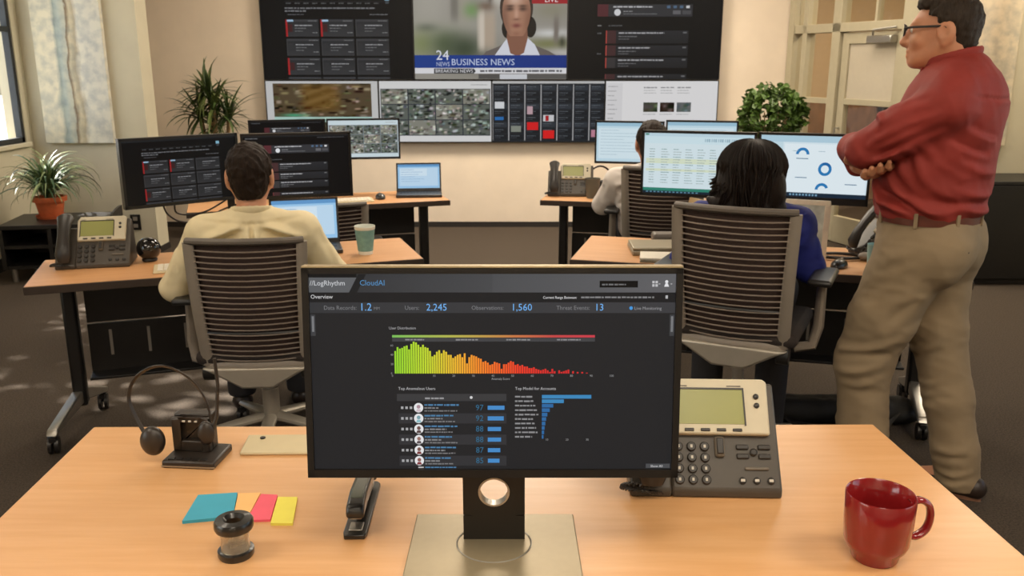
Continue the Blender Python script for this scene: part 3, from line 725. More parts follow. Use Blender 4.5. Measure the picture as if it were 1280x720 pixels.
FL, FR, FBL, FBR = frame_of(P_L, A_L), frame_of(P_R, A_R), frame_of(P_BL, A_BL), frame_of(P_BR, A_BR)

# ------------------------------------------------------------------ task chairs
M_chair = pm('chair_grey', (134, 124, 112), .45, var=.03)
M_chairlt = pm('chair_silver', (176, 168, 154), .38, metal=.5, var=.03)
M_chairdk = pm('chair_rail', (96, 88, 80), .5, var=.03)
M_seat = pm('chair_fabric', (48, 40, 36), .9, var=.15, scale=200, bump=.4, bscale=600)
M_meshback = pm('chair_back_mesh', (58, 42, 36), .85, var=.2, scale=90)
M_wire = pm('chair_wire', (158, 144, 132), .4, metal=.4)
def task_chair(label, loc, rz, dz=0.0):
    t = thing('task_chair', label, 'chair', (loc[0], loc[1], 0), rz, 'grey wire backed task chairs')
    for k in range(5):
        a = R(90 + 36 + 72 * k); d = Vector((math.cos(a), math.sin(a), 0))
        p0 = d * .03 + Vector((0, 0, .125)); p1 = d * .17 + Vector((0, 0, .105)); p2 = d * .31 + Vector((0, 0, .085))
        lg = obj('base_leg', MB().tube([p0, p1, p2], [.030, .025, .016], 10, squash=(.7, 1)), M_chairlt, t)
        caster(lg, p2.x, p2.y, .03)
    obj('gas_column', MB().cyl((0, 0, .11), (0, 0, .25), .034, n=20).cyl((0, 0, .25), (0, 0, .40 + dz), .022, n=16), M_chairlt, t)
    obj('seat_pan', MB().prism([(-.21, .055), (.21, .055), (.17, .035), (.06, -.03), (-.06, -.03), (-.17, .035)], -.22, .12, 'y', Matrix.Translation((0, 0, .355 + dz))), M_chairlt, t, bevel=.01)
    obj('seat', MB().box(-.235, .235, -.20, .25, .415 + dz, .47 + dz), M_seat, t, bevel=.025, seg=3)
    zb, zt = .40 + dz, .912 + dz
    def back(x, s):   # s 0..1 up the back; gentle curve
        return Vector((x, -.20 - .075 * s - .02 * math.sin(math.pi * s) + .035 * (x / .22) ** 2, zb + (zt - zb) * s))
    for sx in (-1, 1):
        pts = [back(sx * (.186 + .020 * s), s) for s in [k / 10 for k in range(11)]]
        ap = [Vector((sx * .182, -.08, .375 + dz)), Vector((sx * .185, -.155, .37 + dz))]
        obj('back_upright', MB().tube(ap + pts, [.020, .022] + [.024 - .003 * (k / 10) for k in range(11)], 10, squash=(.62, 1)), M_chair, t)
        obj('pivot', MB().cyl((sx * .165, -.17, .385 + dz), (sx * .21, -.17, .385 + dz), .034, n=20), M_dark, t, bevel=.004)
        obj('arm_post', MB().tube([(sx * .21, -.06, .385 + dz), (sx * .27, -.05, .40 + dz), (sx * .285, -.03, .47 + dz), (sx * .285, -.02, .64 + dz)], [.018, .02, .02, .017], 10, squash=(1, 1.3)), M_chair, t)
        obj('arm_pad', MB().box(sx * .285 - .042, sx * .285 + .042, -.13, .12, .638 + dz, .664 + dz), M_dark, t, bevel=.012, seg=3)
    xs = [-.212 + .424 * k / 12 for k in range(13)]
    obj('top_rail', MB().tube([back(x, 1.0) + Vector((0, 0, .004)) for x in xs], .017, 10, squash=(.8, 1)), M_chairdk, t)
    obj('bottom_rail', MB().tube([back(x * .9, .02) for x in xs], .021, 10, squash=(1.1, .7)), M_chair, t)
    fb = MB(); nx, nz = 8, 14; vs = []; fs = []
    for j in range(nz + 1):
        for i in range(nx + 1):
            s = .03 + .95 * j / nz; x = (i / nx * 2 - 1) * (.178 + .018 * s); vs.append(back(x, s) + Vector((0, .014, 0)))
    for j in range(nz):
        for i in range(nx): a = j * (nx + 1) + i; fs.append((a, a + 1, a + nx + 2, a + nx + 1))
    fbo = obj('back_mesh', fb.add(vs, fs), M_meshback, t); sd = fbo.modifiers.new('thick', 'SOLIDIFY'); sd.thickness = .004
    obj('lumbar_bar', MB().tube([back(x * .8, .30) + Vector((0, .004, 0)) for x in xs], .008, 8), M_dark, t)
    n = 21
    for k in range(n):
        s = .085 + .86 * k / (n - 1); dx = .178 + .019 * s
        obj('back_wire', MB().tube([back(x / .212 * dx, s) + Vector((0, -.003, -.006 * (1 - (x / .212) ** 2))) for x in xs[::2]], .0028, 6), M_wire, t)
    return t
task_chair('grey wire backed task chair holding the man in the cream shirt', (-1.000, 3.40), R(4))
task_chair('raised grey task chair with striped back holding the woman in blue', (.885, 3.235), R(-26), .14)
task_chair('empty grey task chair behind the paper cup desk', (-1.07, 4.97), R(14), -.12)
task_chair('grey task chair of the man in the white shirt at the back', (.865, 4.955), R(-12), .08)

# ------------------------------------------------------------------ monitors
def monitor(label, a, b, zb, h, cv, strength, bez=.011, chin=.014):
    """a, b = plan positions of the left and right end as seen from the front"""
    a, b = Vector((a[0], a[1])), Vector((b[0], b[1])); d = b - a; w = d.length
    t = thing('monitor', label, 'monitor', ((a.x + b.x) / 2, (a.y + b.y) / 2, zb), math.atan2(d.y, d.x), 'monitors on desk arms')
    fr = MB(); fr.box(-w / 2, w / 2, .004, .03, 0, h)
    fr.box(-w / 2, w / 2, -.004, .006, 0, chin).box(-w / 2, w / 2, -.004, .006, h - bez, h).box(-w / 2, -w / 2 + bez, -.004, .006, 0, h).box(w / 2 - bez, w / 2, -.004, .006, 0, h)
    obj('bezel', fr, M_bezel, t); obj('back_cover', MB().box(-w * .32, w * .32, .03, .05, h * .2, h * .8), M_dark, t, bevel=.01)
    cv.build('screen', w - 2 * bez, h - bez - chin, t, (0, .0035, chin), strength=strength)
    return t
def monitor_arm(label, base, zc, ends):
    t = thing('dual_monitor_stand', label, 'monitor stand', (base[0], base[1], 0), 0, 'dual monitor arms')
    obj('clamp', MB().box(-.05, .05, -.05, .05, ZD, ZD + .02), M_dark, t, bevel=.004)
    obj('pole', MB().cyl((0, 0, ZD + .02), (0, 0, zc + .03), .017, n=14), M_dark, t)
    for e in ends:
        e = Vector(e) - Vector((base[0], base[1], 0)); obj('arm', MB().tube([(0, 0, zc), (e.x * .5, e.y * .5, zc), (e.x, e.y, e.z)], .014, 10), M_dark, t)
def arm_for(label, base, zc, mons):
    ends = []
    for m in mons:
        c = m.location; rz = m.rotation_euler.z; n = Vector((-math.sin(rz), math.cos(rz), 0)); ends.append(c + n * .05 + Vector((0, 0, .15)))
    monitor_arm(label, base, zc, ends)

mA = monitor('dark monitor with nine small cards, angled left of the man in cream', (-1.607, 3.60), (-1.222, 3.93), .955, .292, siem_cards(), .62)
mB = monitor('dark monitor with a stacked list beside the head of the man in cream', (-1.212, 3.94), (-.745, 4.08), .945, .296, siem_list(), .9)
arm_for('black pole arm carrying the two dark monitors of the man in cream', (-1.30, 4.02), 1.06, (mA, mB))
mC = monitor('light monitor showing a spreadsheet with a green bar, left of the woman', (.594, 4.03), (1.075, 3.88), .955, .297, sheet(), .95)
mD = monitor('light monitor showing blue ring charts, right of the woman', (1.082, 3.875), (1.525, 3.72), .95, .305, donuts(), .95, chin=.03)
arm_for('black pole arm carrying the two light monitors of the woman', (1.14, 4.01), 1.06, (mC, mD))
mE = monitor('dark monitor in the back row partly hidden by a nearer dark monitor', (-1.66, 5.58), (-1.205, 5.73), .935, .262, siem_list(), .75)
mF = monitor('back row monitor showing small camera pictures left of the laptop', (-1.200, 5.735), (-.735, 5.80), .935, .262, cam_grid(2, (120, 130, 136), (196, 210, 216)), .95)
arm_for('black pole arm behind the two back row monitors on the left', (-1.24, 5.86), 1.04, (mE, mF))
mG = monitor('pale blue monitor in the back row left of the white shirted man', (.537, 5.72), (.965, 5.62), .915, .272, plain_blue(1), .95)
mH = monitor('pale blue back row monitor seen above the spreadsheet monitor', (.975, 5.615), (1.41, 5.52), .925, .272, plain_blue(2), .95)
arm_for('black pole arm behind the two back row monitors on the right', (1.0, 5.70), 1.04, (mG, mH))

# ------------------------------------------------------------------ foreground monitor
M_mback = pm('monitor_black', (18, 15, 13), .45, var=.06)
M_mtop = pm('monitor_silver_edge', (178, 160, 126), .4, metal=.6)
M_stand = pm('stand_grey', (156, 142, 114), .38, metal=.35, var=.03, scale=60)
TILT = R(-6.2); MW, MH = .60, .342
mt = thing('monitor', 'large foreground monitor showing a dark dashboard with a coloured bar chart', 'monitor', (-.031, 1.30, 0))
zb = .897
panel = MB(); panel.box(-MW / 2, MW / 2, .004, .02, 0, MH)
bz = .0105
panel.box(-MW / 2, MW / 2, -.003, .006, 0, .013).box(-MW / 2, MW / 2, -.003, .006, MH - .0085, MH).box(-MW / 2, -MW / 2 + bz, -.003, .006, 0, MH).box(MW / 2 - bz, MW / 2, -.003, .006, 0, MH)
pn = obj('bezel', panel, M_mback, mt, (0, 0, zb), (TILT, 0, 0))
obj('back_cover', MB().box(-.2, .2, .02, .045, .06, .28), M_mback, pn, bevel=.012)
obj('edge_trim', MB().box(-MW / 2, MW / 2, -.002, .02, MH + .0002, MH + .004), M_mtop, pn, bevel=.001)
neck = MB(); n = 28; hx, hz, hr = 0, .838, .0265
ring = [(hx + hr * math.cos(2 * math.pi * k / n), hz + hr * math.sin(2 * math.pi * k / n)) for k in range(n)]
outer = []
x0, x1, z0, z1 = -.053, .053, .747, 1.10
for k in range(n):   # square-ish outline round the hole, so that the hole is open
    a = 2 * math.pi * k / n; c_, s_ = math.cos(a), math.sin(a)
    t = min((x1 / abs(c_)) if abs(c_) > 1e-6 else 9, ((.045) / abs(s_)) if abs(s_) > 1e-6 else 9); outer.append((hx + c_ * t, hz + s_ * t))
yf, yb = .062, .078
vs = [(p[0], y, p[1]) for y in (yf, yb) for p in ring] + [(p[0], y, p[1]) for y in (yf, yb) for p in outer]
fs = []
for k in range(n):
    k2 = (k + 1) % n
    fs += [(k, k2, 2 * n + k2, 2 * n + k), (n + k2, n + k, 3 * n + k, 3 * n + k2), (k2, k, n + k, n + k2), (2 * n + k, 2 * n + k2, 3 * n + k2, 3 * n + k)]
neck.add(vs, fs); neck.box(x0, x1, yf, yb, z0, hz - .045).box(x0, x1, yf, yb, hz + .045, z1); neck.box(-.04, .04, .03, yf, 1.02, 1.10)
nk = obj('neck', neck, M_mback, mt)
obj('cable_hole_rim', MB().lathe([(hr + .0005, -.0095), (hr + .0005, .0095), (hr - .0025, .0095), (hr - .0025, -.0095), (hr + .0005, -.0095)], 32, M=Matrix.Translation((0, .07, hz)) @ Matrix.Rotation(R(90), 4, 'X')), M_metal, nk)
bs = obj('stand_base', MB().prism([(-.146, -.065), (.146, -.065), (.143, .150), (-.143, .150)], .7405, .748, 'z'), M_stand, mt, bevel=.002)
obj('swivel_ring', MB().tube([(.064 * math.cos(a), .05 + .062 * math.sin(a), .748) for a in [2 * math.pi * k / 48 for k in range(48)]], .0016, 6, closed=True), M_metal, bs)

def dashboard():
    ox, oy = 382.5, 341; c = Canvas(460, 243, (35, 35, 37))
    class K: pass
    def Rr(x0, y0, x1, y1, col, l=1, **k): c.rect(x0 - ox, y0 - oy, x1 - ox, y1 - oy, col, l, **k)
    def T(s, x, y, sz, col, **k): c.text(s, x - ox, y - oy, sz, col, **k)
    def Fz(x, y, w, h, col): c.fuzz(x - ox, y - oy, w, h, col)
    Rr(ox, 341, 843, 364, (44, 45, 48), 1, c2=(90, 91, 94)); c.rect(230, 0, 460, 23, (76, 77, 80), 1.5, c2=(96, 96, 99)); c.rect(0, 0, 60, 5, (24, 24, 25), 1.2)
    c.poly([(0, 5), (62, 5), (52, 23), (0, 23)], (92, 94, 97), 2); c.poly([(62, 1), (72, 1), (60, 23), (50, 23)], (30, 31, 33), 2.2)
    T('//LogRhythm', 381.5 + 2, 355.5, 8.6, (206, 208, 212)); T('CloudAI', 446, 355.5, 9.4, (84, 140, 188))
    Rr(747, 350, 795, 358, (14, 14, 15), 2); Fz(750, 354.5, 30, 2.2, (110, 110, 112)); 
    for k in range(2):
        for j in range(2): Rr(813 + 4 * k, 350 + 4 * j, 816 + 4 * k, 353 + 4 * j, (190, 190, 192), 2)
    c.disc(831 - ox, 351 - oy, 2, (225, 225, 228)); c.poly([(828 - ox, 357 - oy), (829.5 - ox, 353 - oy), (832.5 - ox, 353 - oy), (834 - ox, 357 - oy)], (225, 225, 228), 2); Rr(821, 353, 823, 354.3, (170, 170, 172), 2); Rr(836, 353, 838, 354.3, (170, 170, 172), 2)
    Rr(ox, 364, 843, 376, (30, 30, 32), 1.6); T('Overview', 384, 371.5, 7.0, (214, 214, 216)); T('Current Range Between:', 676, 371.6, 4.6, (225, 225, 227), sx=.92); Fz(724, 370, 92, 2.4, (128, 128, 130)); Rr(830, 367.5, 833, 371.5, (180, 180, 182), 2)
    Rr(ox, 376, 843, 389, (52, 53, 56), 1.6, c2=(60, 60, 63))
    BL = (112, 176, 238)
    T('Data Records:', 400, 385, 7.2, (122, 122, 125)); T('1.2', 445, 386, 13, BL); T('MM', 463, 385, 5, (122, 122, 125)); T('Users:', 502, 385, 7.2, (122, 122, 125)); T('2,245', 529, 386, 12, BL); T('Observations:', 586, 385, 7.2, (122, 122, 125)); T('1,560', 636, 386, 12, BL); T('Threat Events:', 693, 385, 7.2, (122, 122, 125)); T('13', 741, 386, 12, BL)
    c.disc(787 - ox, 383 - oy, 2.2, (70, 150, 220)); T('Live Monitoring', 791, 385, 5.4, (150, 150, 153))
    for x in (383, 836): Rr(x, 391, x + 6, 417, (62, 63, 66), 2); Rr(x + 1.6, 393, x + 4.4, 412, (120, 121, 124), 3)
    T('User Distribution', 481.5, 409, 4.8, (170, 170, 172))
    stops = [(485.5, (120, 190, 90)), (560, (180, 180, 80)), (640, (200, 120, 70)), (690, (196, 70, 70)), (742, (204, 62, 76))]
    for (xa, ca), (xb, cb) in zip(stops, stops[1:]): Rr(xa, 416, xb, 419, ca, 2, c2=cb)
    Rr(485.5, 419.5, 742, 424, (66, 66, 69), 2)
    for i, w in enumerate((24, 28, 30, 30)): Fz(502 + i * 64, 421.8, w, 2, (140, 140, 142))
    rnd = random.Random(4)
    N = 84; x = 488.0; dx = 2.93
    H = [29, 34, 32, 33, 35, 36, 31, 38, 41, 40, 37, 34, 37, 34, 33, 29, 22, 24, 28, 30, 26, 30, 28, 24, 24, 20, 22, 24, 25, 21, 26, 13, 21, 24, 23, 22, 20, 19, 15, 16, 14, 11, 12, 15, 14, 13, 6, 12, 12, 14, 16, 15, 11, 12, 10, 11, 9, 9, 7, 7, 8, 6, 5, 4, 5, 6, 4, 2, 6, 3, 0, 4, 2, 3, 4, 5, 0, 3, 0, 2, 0, 2, 0, 1]
    for k in range(N):
        t = k / N; cols = ((150, 214, 48), (196, 218, 50), (242, 180, 50), (248, 120, 40), (236, 60, 40), (206, 44, 44))
        q = min(4.999, t * 6.2); i = int(q); f = q - i; cc = tuple(cols[i][m] * (1 - f) + cols[min(i + 1, 5)][m] * f for m in range(3))
        if H[k]: Rr(x + k * dx, 463.5 - H[k] * .96, x + k * dx + dx - .62, 463.5, cc, 2)
    for k in range(11): T(str(k * 10), 513 + k * 25 - 2 if k else 484, 467.6, 3.8, (150, 150, 152))
    for k in range(4): T(str(k * 20), 483, 464.5 - k * 11.5, 3.6, (150, 150, 152))
    T('Anomaly Score', 611, 471.4, 3.8, (160, 160, 162))
    T('Top Anomalous Users', 492, 484, 5.2, (186, 186, 188)); T('Top Model for Accounts', 641, 484, 5.2, (186, 186, 188))
    Rr(490, 489, 630, 498, (58, 58, 60), 1.5); Fz(526, 494.6, 24, 2.6, (150, 150, 152)); c.disc(585 - ox, 493.5 - oy, 1.8, (210, 210, 212))
    names = (97, 92, 88, 88, 87, 85)
    for j in range(6):
        y = 506.4 + j * 13.45
        if j % 2: Rr(492, y - 6.4, 630, y + 6.4, (50, 50, 53), 1.5)
        for k in range(3): Rr(495 + k * 5.6, y - 1.6, 498.2 + k * 5.6, y + 1.6, (168, 168, 170), 2)
        c.disc(517.5 - ox, y - oy, 6, (228, 228, 230), 2, 24); c.disc(517.5 - ox, y - 1.2 - oy, 2.4, ((170, 140, 150), (120, 160, 170), (110, 80, 76), (150, 110, 100), (120, 84, 76), (140, 90, 84))[j], 3, 16); c.poly([(514 - ox, y + 5 - oy), (515.5 - ox, y + 1.6 - oy), (519.5 - ox, y + 1.6 - oy), (521 - ox, y + 5 - oy)], ((206, 190, 196), (140, 190, 200), (84, 66, 66), (90, 80, 84), (120, 60, 60), (130, 60, 66))[j], 3)
        Fz(525, y - 3.4, 44 - (j * 7) % 12, 2.4, (76, 124, 164)); Fz(525, y + .4, 18 + (j * 5) % 12, 2.2, (130, 130, 132)); Fz(525, y + 4, 42 - (j * 3) % 9, 2, (118, 118, 120))
        T(str(names[j]), 590.5, y + 3.2, 10.2, (48, 104, 138)); Rr(606, y - 2.6, 606 + (21.5, 20.5, 17, 17, 16, 15)[j], y + 2.6, (70, 138, 200), 2)
    Rr(516, 585 - 3.6, 523, 585 - 2, (200, 200, 200), 2); Fz(525, 582.3, 40, 2, (76, 124, 164))
    W = (63, 28, 14.5, 10, 7, 5.5, 4.5, 3.6, 3, 2.2)
    for j in range(10):
        y = 492.6 + j * 5.62; Fz(641, y, 22 + (j * 11) % 9, 2.5, (140, 140, 142)); Rr(675.4, y - 2.3, 675.4 + W[j], y + 2.3, (60, 134, 186) if j < 2 else (46, 104, 160), 2)
    for k in range(3): T(('10', '20', '30')[k], 680 + k * 26, 548, 3.8, (150, 150, 152))
    Rr(810, 577.5, 841, 583, (74, 75, 78), 2); T('Show All', 816, 582, 4.4, (206, 206, 208))
    return c
dashboard().build('screen', MW - 2 * bz, MH - .0215, pn, (0, .0035, .013), strength=.98, step=.0001)

# ------------------------------------------------------------------ desk phones
M_ph = pm('phone_charcoal', (72, 66, 58), .45, var=.05)
M_phd = pm('phone_dark', (44, 40, 36), .38, var=.05)
M_bzl = pm('phone_bezel_cream', (204, 194, 168), .45, var=.03)
M_lcd = pm('phone_lcd', (146, 148, 82), .35, var=.03, scale=4)
M_key = pm('phone_key', (40, 36, 32), .4)
M_keyring = pm('phone_key_ring', (104, 96, 84), .5)
M_mark = pm('phone_marking', (196, 190, 176), .5)
def desk_phone(label, loc, rz, small=False):
    t = thing('desk_phone', label, 'phone', loc, rz, 'desk phones with green displays')
    SL = R(52)        # slope of the face
    # body: wedge seen from the side (y,z)
    fy, by, top = -.072, .055, .185
    obj('body', MB().prism([(fy - .004, 0), (fy - .004, .018), (by, top), (by + .03, top - .012), (by + .055, .02), (by + .055, 0)], -.075, .135, 'x'), M_ph, t, bevel=.005)
    Ln = math.hypot(by - fy + .004, top - .018); ang = math.atan2(top - .018, by - fy + .004)
    F = Matrix.Translation((0, fy - .004, .018)) @ Matrix.Rotation(ang, 4, 'X')   # face frame: x right, y up the slope, z out
    fz = obj('display_bezel', MB().prism([(-.070, .105), (.118, .105), (.120, .212), (.112, Ln + .006), (-.060, Ln + .006), (-.072, .2)], -.002, .014, 'z', F), M_bzl, t, bevel=.004)
    lcd = obj('lcd', MB().box(-.058, .070, .125, .195, .0142, .0150, F), M_lcd, fz)
    obj('lcd_frame', MB().box(-.061, .073, .195, .1985, .0142, .0162, F).box(.070, .073, .122, .195, .0142, .0162, F).box(-.061, -.058, .122, .195, .0142, .0162, F), M_phd, fz)
    for k in range(4): obj('soft_key', MB().box(-.047 + k * .031, -.029 + k * .031, .1105, .1165, .0135, .0165, F), M_key, fz, bevel=.001)
    for yy in (.163, .181): obj('side_key', MB().lathe([(.0055, 0), (.0055, .003), (.003, .0045)], 14, (.096, yy, .0138), F), M_key, fz)
    obj('bezel_print', MB().box(-.058, -.038, .201, .2035, .0141, .0144, F).box(.04, .068, .201, .2035, .0141, .0144, F), M_keyring, fz)
    nv = obj('nav_key', MB().box(.010, .030, .062, .103, -.002, .010, F), M_keyring, t, bevel=.009, seg=4)
    obj('nav_rocker', MB().box(.0135, .0265, .067, .099, .008, .0125, F), M_key, nv, bevel=.006, seg=3)
    for j in range(4):
        for i in range(3):
            kx, ky = -.060 + i * .0255, .083 - j * .0215
            kk = obj('key', MB().lathe([(.0092, -.001), (.0092, .0035), (.0075, .0055)], 18, (kx, ky, 0), F), M_key, t)
            if not small: obj('key_mark', MB().box(kx - .0022, kx + .0022, ky - .003, ky + .003, .0056, .0058, F), M_mark, kk)
    for j in range(2):
        for i in range(2): obj('function_key', MB().box(.052 + i * .042, .076 + i * .042, .078 - j * .018, .088 - j * .018, -.001, .0045, F), M_phd, t, bevel=.002)
    obj('centre_key', MB().lathe([(.0075, 0), (.0075, .004), (.005, .006)], 14, (.085, .073, 0), F), M_key, t)
    obj('volume_bar', MB().box(.066, .112, .038, .0445, -.001, .004, F), M_keyring, t, bevel=.002)
    for i in range(3): obj('round_key', MB().lathe([(.007, 0), (.007, .003), (.005, .0045)], 14, (.06 + i * .027, .018, 0), F), M_key, t)
    if not small:
        for i in range(3): obj('key_mark', MB().box(.056 + i * .027, .064 + i * .027, .0155, .0205, .0046, .0048, F), M_mark, t)
    # cradle and handset on the left
    obj('cradle', MB().prism([(fy - .004, 0), (fy - .004, .016), (by - .01, .150), (by + .03, .145), (by + .055, .02), (by + .055, 0)], -.155, -.075, 'x'), M_ph, t, bevel=.005)
    hs = MB(); G = F @ Matrix.Translation((-.115, 0, 0))
    P = [Vector((0, .008, .012)), Vector((0, .03, .030)), Vector((0, .07, .040)), Vector((0, .12, .043)), Vector((0, .17, .041)), Vector((0, .205, .030)), Vector((0, .226, .012))]
    hs.tube([G @ p for p in P], [.022, .032, .027, .024, .027, .034, .022], 14, squash=(.62, 1.0))
    hs.add([], [])
    h_ = obj('handset', hs, M_phd, t)
    pts = []
    c0 = G @ Vector((-.01, -.002, .016)); c1 = Vector((-.20, fy + .03, .012)); c2 = Vector((-.165, fy - .018, .012)); c3 = Vector((-.10, fy - .012, .010))
    n = 120
    for k in range(n + 1):
        u = k / n; q = c0 * (1 - u) ** 3 + c1 * 3 * u * (1 - u) ** 2 + c2 * 3 * u * u * (1 - u) + c3 * u ** 3
        a = u * 2 * math.pi * 17; pts.append(q + Vector((math.cos(a) * .0065, .3 * math.sin(a) * .0065, abs(math.sin(a)) * .0065 + .001)))
    obj('coil_cord', MB().tube(pts, .0022, 5), M_phd, t)
    return t
desk_phone('charcoal desk phone with cream display bezel, beside the foreground monitor', (.385, 1.60, .74), R(-2))
pL = FL(.235, .33, ZD)
desk_phone('charcoal desk phone with green display on the left desk by the black ball', pL, A_L - R(6), True)
pBR = atz(716, 246, ZD)
desk_phone('small grey desk phone at the corner of the back right desk', (pBR.x, pBR.y + .08, ZD), R(-4), True)
pRR = FR(1.33, .36, ZD)
desk_phone('dark desk phone beside the waist of the standing man', pRR, R(-75), True)

def spline(P, n=6):
    P = [Vector(p) for p in P]; out = []
    for i in range(len(P) - 1):
        p0, p1, p2, p3 = P[max(0, i - 1)], P[i], P[i + 1], P[min(len(P) - 1, i + 2)]
        for k in range(n):
            t = k / n; out.append(.5 * ((2 * p1) + (p2 - p0) * t + (2 * p0 - 5 * p1 + 4 * p2 - p3) * t * t + (3 * p1 - p0 - 3 * p2 + p3) * t ** 3))
    return out + [P[-1]]

# ------------------------------------------------------------------ things on the foreground desk
DZ = .74
M_mug = pm('mug_glaze', (132, 26, 28), .16, var=.05, coat=.5)
mug = thing('mug', 'glossy dark red ceramic mug on the foreground desk', 'mug', (.612, 1.318, DZ), R(6))
mug.scale = (1.05, 1.05, 1.05)
obj('mug_body', MB().lathe([(0, .002), (.034, 0), (.0365, .004), (.038, .014), (.046, .024), (.050, .034), (.0525, .07), (.0535, .111), (.0520, .1135), (.0500, .112), (.0490, .07), (.0460, .036), (.034, .022), (0, .019)], 48), M_mug, mug, angle=60)
obj('mug_handle', MB().tube(spline([(.050, 0, .094), (.066, 0, .098), (.082, 0, .088), (.087, 0, .068), (.082, 0, .046), (.066, 0, .034), (.049, 0, .038)]), .0072, 12, squash=(.75, 1.15)), M_mug, mug)

M_st = pm('stapler_black', (26, 25, 23), .3, var=.06, coat=.3); M_stg = pm('stapler_grey_green', (84, 88, 76), .35, var=.05)
st = thing('stapler', 'black and grey desk stapler on the foreground desk', 'stapler', (-.278, 1.475, DZ), R(1))
obj('stapler_base', MB().prism([(-.018, -.102), (.018, -.102), (.021, -.09), (.021, .095), (.014, .104), (-.014, .104), (-.021, .095), (-.021, -.09)], 0, .009, 'z'), M_st, st, bevel=.002)
obj('anvil', MB().box(-.012, .012, -.088, -.06, .009, .0115), M_metal, st, bevel=.001)
obj('magazine', MB().prism([(-.078, .026), (-.078, .036), (.085, .040), (.095, .018), (.08, .012)], -.010, .010, 'x'), M_metal, st, bevel=.001)
obj('stapler_arm', MB().prism([(-.086, .030), (-.090, .042), (-.082, .056), (-.04, .064), (.04, .058), (.09, .044), (.098, .022), (.085, .018), (.07, .036), (-.06, .034)], -.016, .016, 'x'), M_st, st, bevel=.006, seg=3)
obj('arm_inlay', MB().prism([(-.064, .0605), (-.04, .0652), (.04, .0592), (.082, .0472), (.07, .040), (-.05, .05)], -.0125, .0125, 'x'), M_stg, st, bevel=.004)

def note_pad(label, quad, col, h, z0=0.0):
    P = [atz(u, v, DZ) for u, v in quad]; c = sum(P, Vector()) / 4
    o = obj('sticky_notes', MB().prism([(p.x - c.x, p.y - c.y) for p in P], 0, h, 'z'), pm('paper_' + label.split()[0], col, .75, var=.03), loc=(c.x, c.y, DZ + z0))
    tag(o, label, 'sticky notes', 'pads of coloured sticky notes')
note_pad('blue pad of sticky notes beside the paper clip holder', [(228, 655), (291, 649), (297, 619), (248, 622)], (62, 160, 186), .006)
note_pad('orange pad of sticky notes between the blue and pink pads', [(291.5, 650), (308, 652), (326, 618), (298, 619)], (248, 190, 120), .004)
note_pad('pink pad of sticky notes between the orange and yellow pads', [(308.5, 653), (338, 652), (347, 621), (326.5, 620)], (240, 96, 116), .0045)
note_pad('yellow pad of sticky notes at the right end of the row', [(338.5, 657), (366, 657), (372, 624), (347.5, 624)], (238, 226, 92), .005)

ch = thing('clip_holder', 'round black and clear paper clip holder on the foreground desk', 'clip holder', (-.468, 1.325, DZ))
obj('holder_base', MB().lathe([(0, 0), (.028, 0), (.030, .004), (.030, .012), (.0275, .0135), (0, .0135)], 36), M_st, ch)
M_clear = pm('clear_plastic', (232, 226, 210), .12, var=.02, trans=.85)
obj('clear_body', MB().lathe([(.0245, .0137), (.0225, .03), (.0245, .0505), (.0228, .0505), (.0208, .03), (.0228, .0137), (.0245, .0137)], 36), M_clear, ch)
obj('magnetic_ring', MB().lathe([(.013, .0508), (.031, .0508), (.0325, .055), (.0325, .064), (.030, .068), (.018, .0695), (.0125, .063), (.013, .0508)], 40), M_st, ch)
rnd = random.Random(5)
for k in range(14):
    a = rnd.uniform(0, 6.28); x, y = .011 * math.cos(a * 3), .011 * math.sin(a * 2); z = .016 + .0014 * k
    d = Vector((math.cos(a), math.sin(a), rnd.uniform(-.1, .3))) * .0075; e = Vector((-math.sin(a), math.cos(a), .1)) * .0022; c = Vector((x * .6, y * .6, z))
    obj('paper_clip', MB().tube([c - d - e, c + d - e, c + d * 1.1, c + d + e, c - d * .8 + e], .0006, 5), M_metal, ch)

M_hs = pm('headset_black', (44, 37, 31), .38, var=.06)
hb = thing('charging_station', 'black charging base of the cordless headset on the foreground desk', 'headset base', (-.662, 1.70, DZ), R(-5))
obj('base_plate', MB().box(-.056, .056, -.052, .045, 0, .016), M_hs, hb, bevel=.004)
obj('base_trim', MB().box(-.0563, .0563, -.0525, -.05, .003, .006), M_metal, hb)
tw = MB(); tw.box(-.052, .028, .012, .04, .0162, .094); tw.box(-.052, -.034, -.004, .012, .0162, .09).box(.012, .028, -.004, .012, .0162, .09).box(-.034, .012, -.004, .012, .0162, .04).box(-.034, .012, -.004, .012, .08, .09)
obj('charging_tower', tw, M_hs, hb, bevel=.003)
for k in range(3): obj('indicator_light', MB().box(-.026 + k * .013, -.020 + k * .013, -.006, -.0042, .0835, .087), M_mark, hb)
for k in range(5): obj('base_button', MB().box(-.044 + k * .017, -.032 + k * .017, -.045, -.035, .016, .018), M_dark, hb)
hd = thing('headset', 'thin black wire headset leaning on its charging base', 'headset', (-.70, 1.70, DZ))
def hp(u, v, y): return aty(u, v, y) - Vector((-.70, 1.70, DZ))
obj('headband', MB().tube(spline([hp(183, 545, 1.69), hp(170, 522, 1.70), (hp(161, 498, 1.705)), hp(168, 474, 1.71), hp(190, 459, 1.715), hp(214, 460, 1.715), hp(240, 476, 1.71), hp(258, 502, 1.705), hp(264, 532, 1.70)]), .0042, 8, squash=(.6, 1.2)), M_hs, hd)
obj('ear_cup', MB().sphere(hp(191, 551, 1.678), (.026, .018, .032), 18, 12), M_hs, hd)
obj('temple_pad', MB().sphere(hp(258, 541, 1.675), (.018, .012, .026), 18, 12), M_hs, hd)
obj('boom', MB().tube([hp(265, 540, 1.675), hp(271, 520, 1.68), hp(272, 480, 1.69), hp(268, 448, 1.695)], [.0045, .004, .0038, .0036], 8), M_hs, hd)

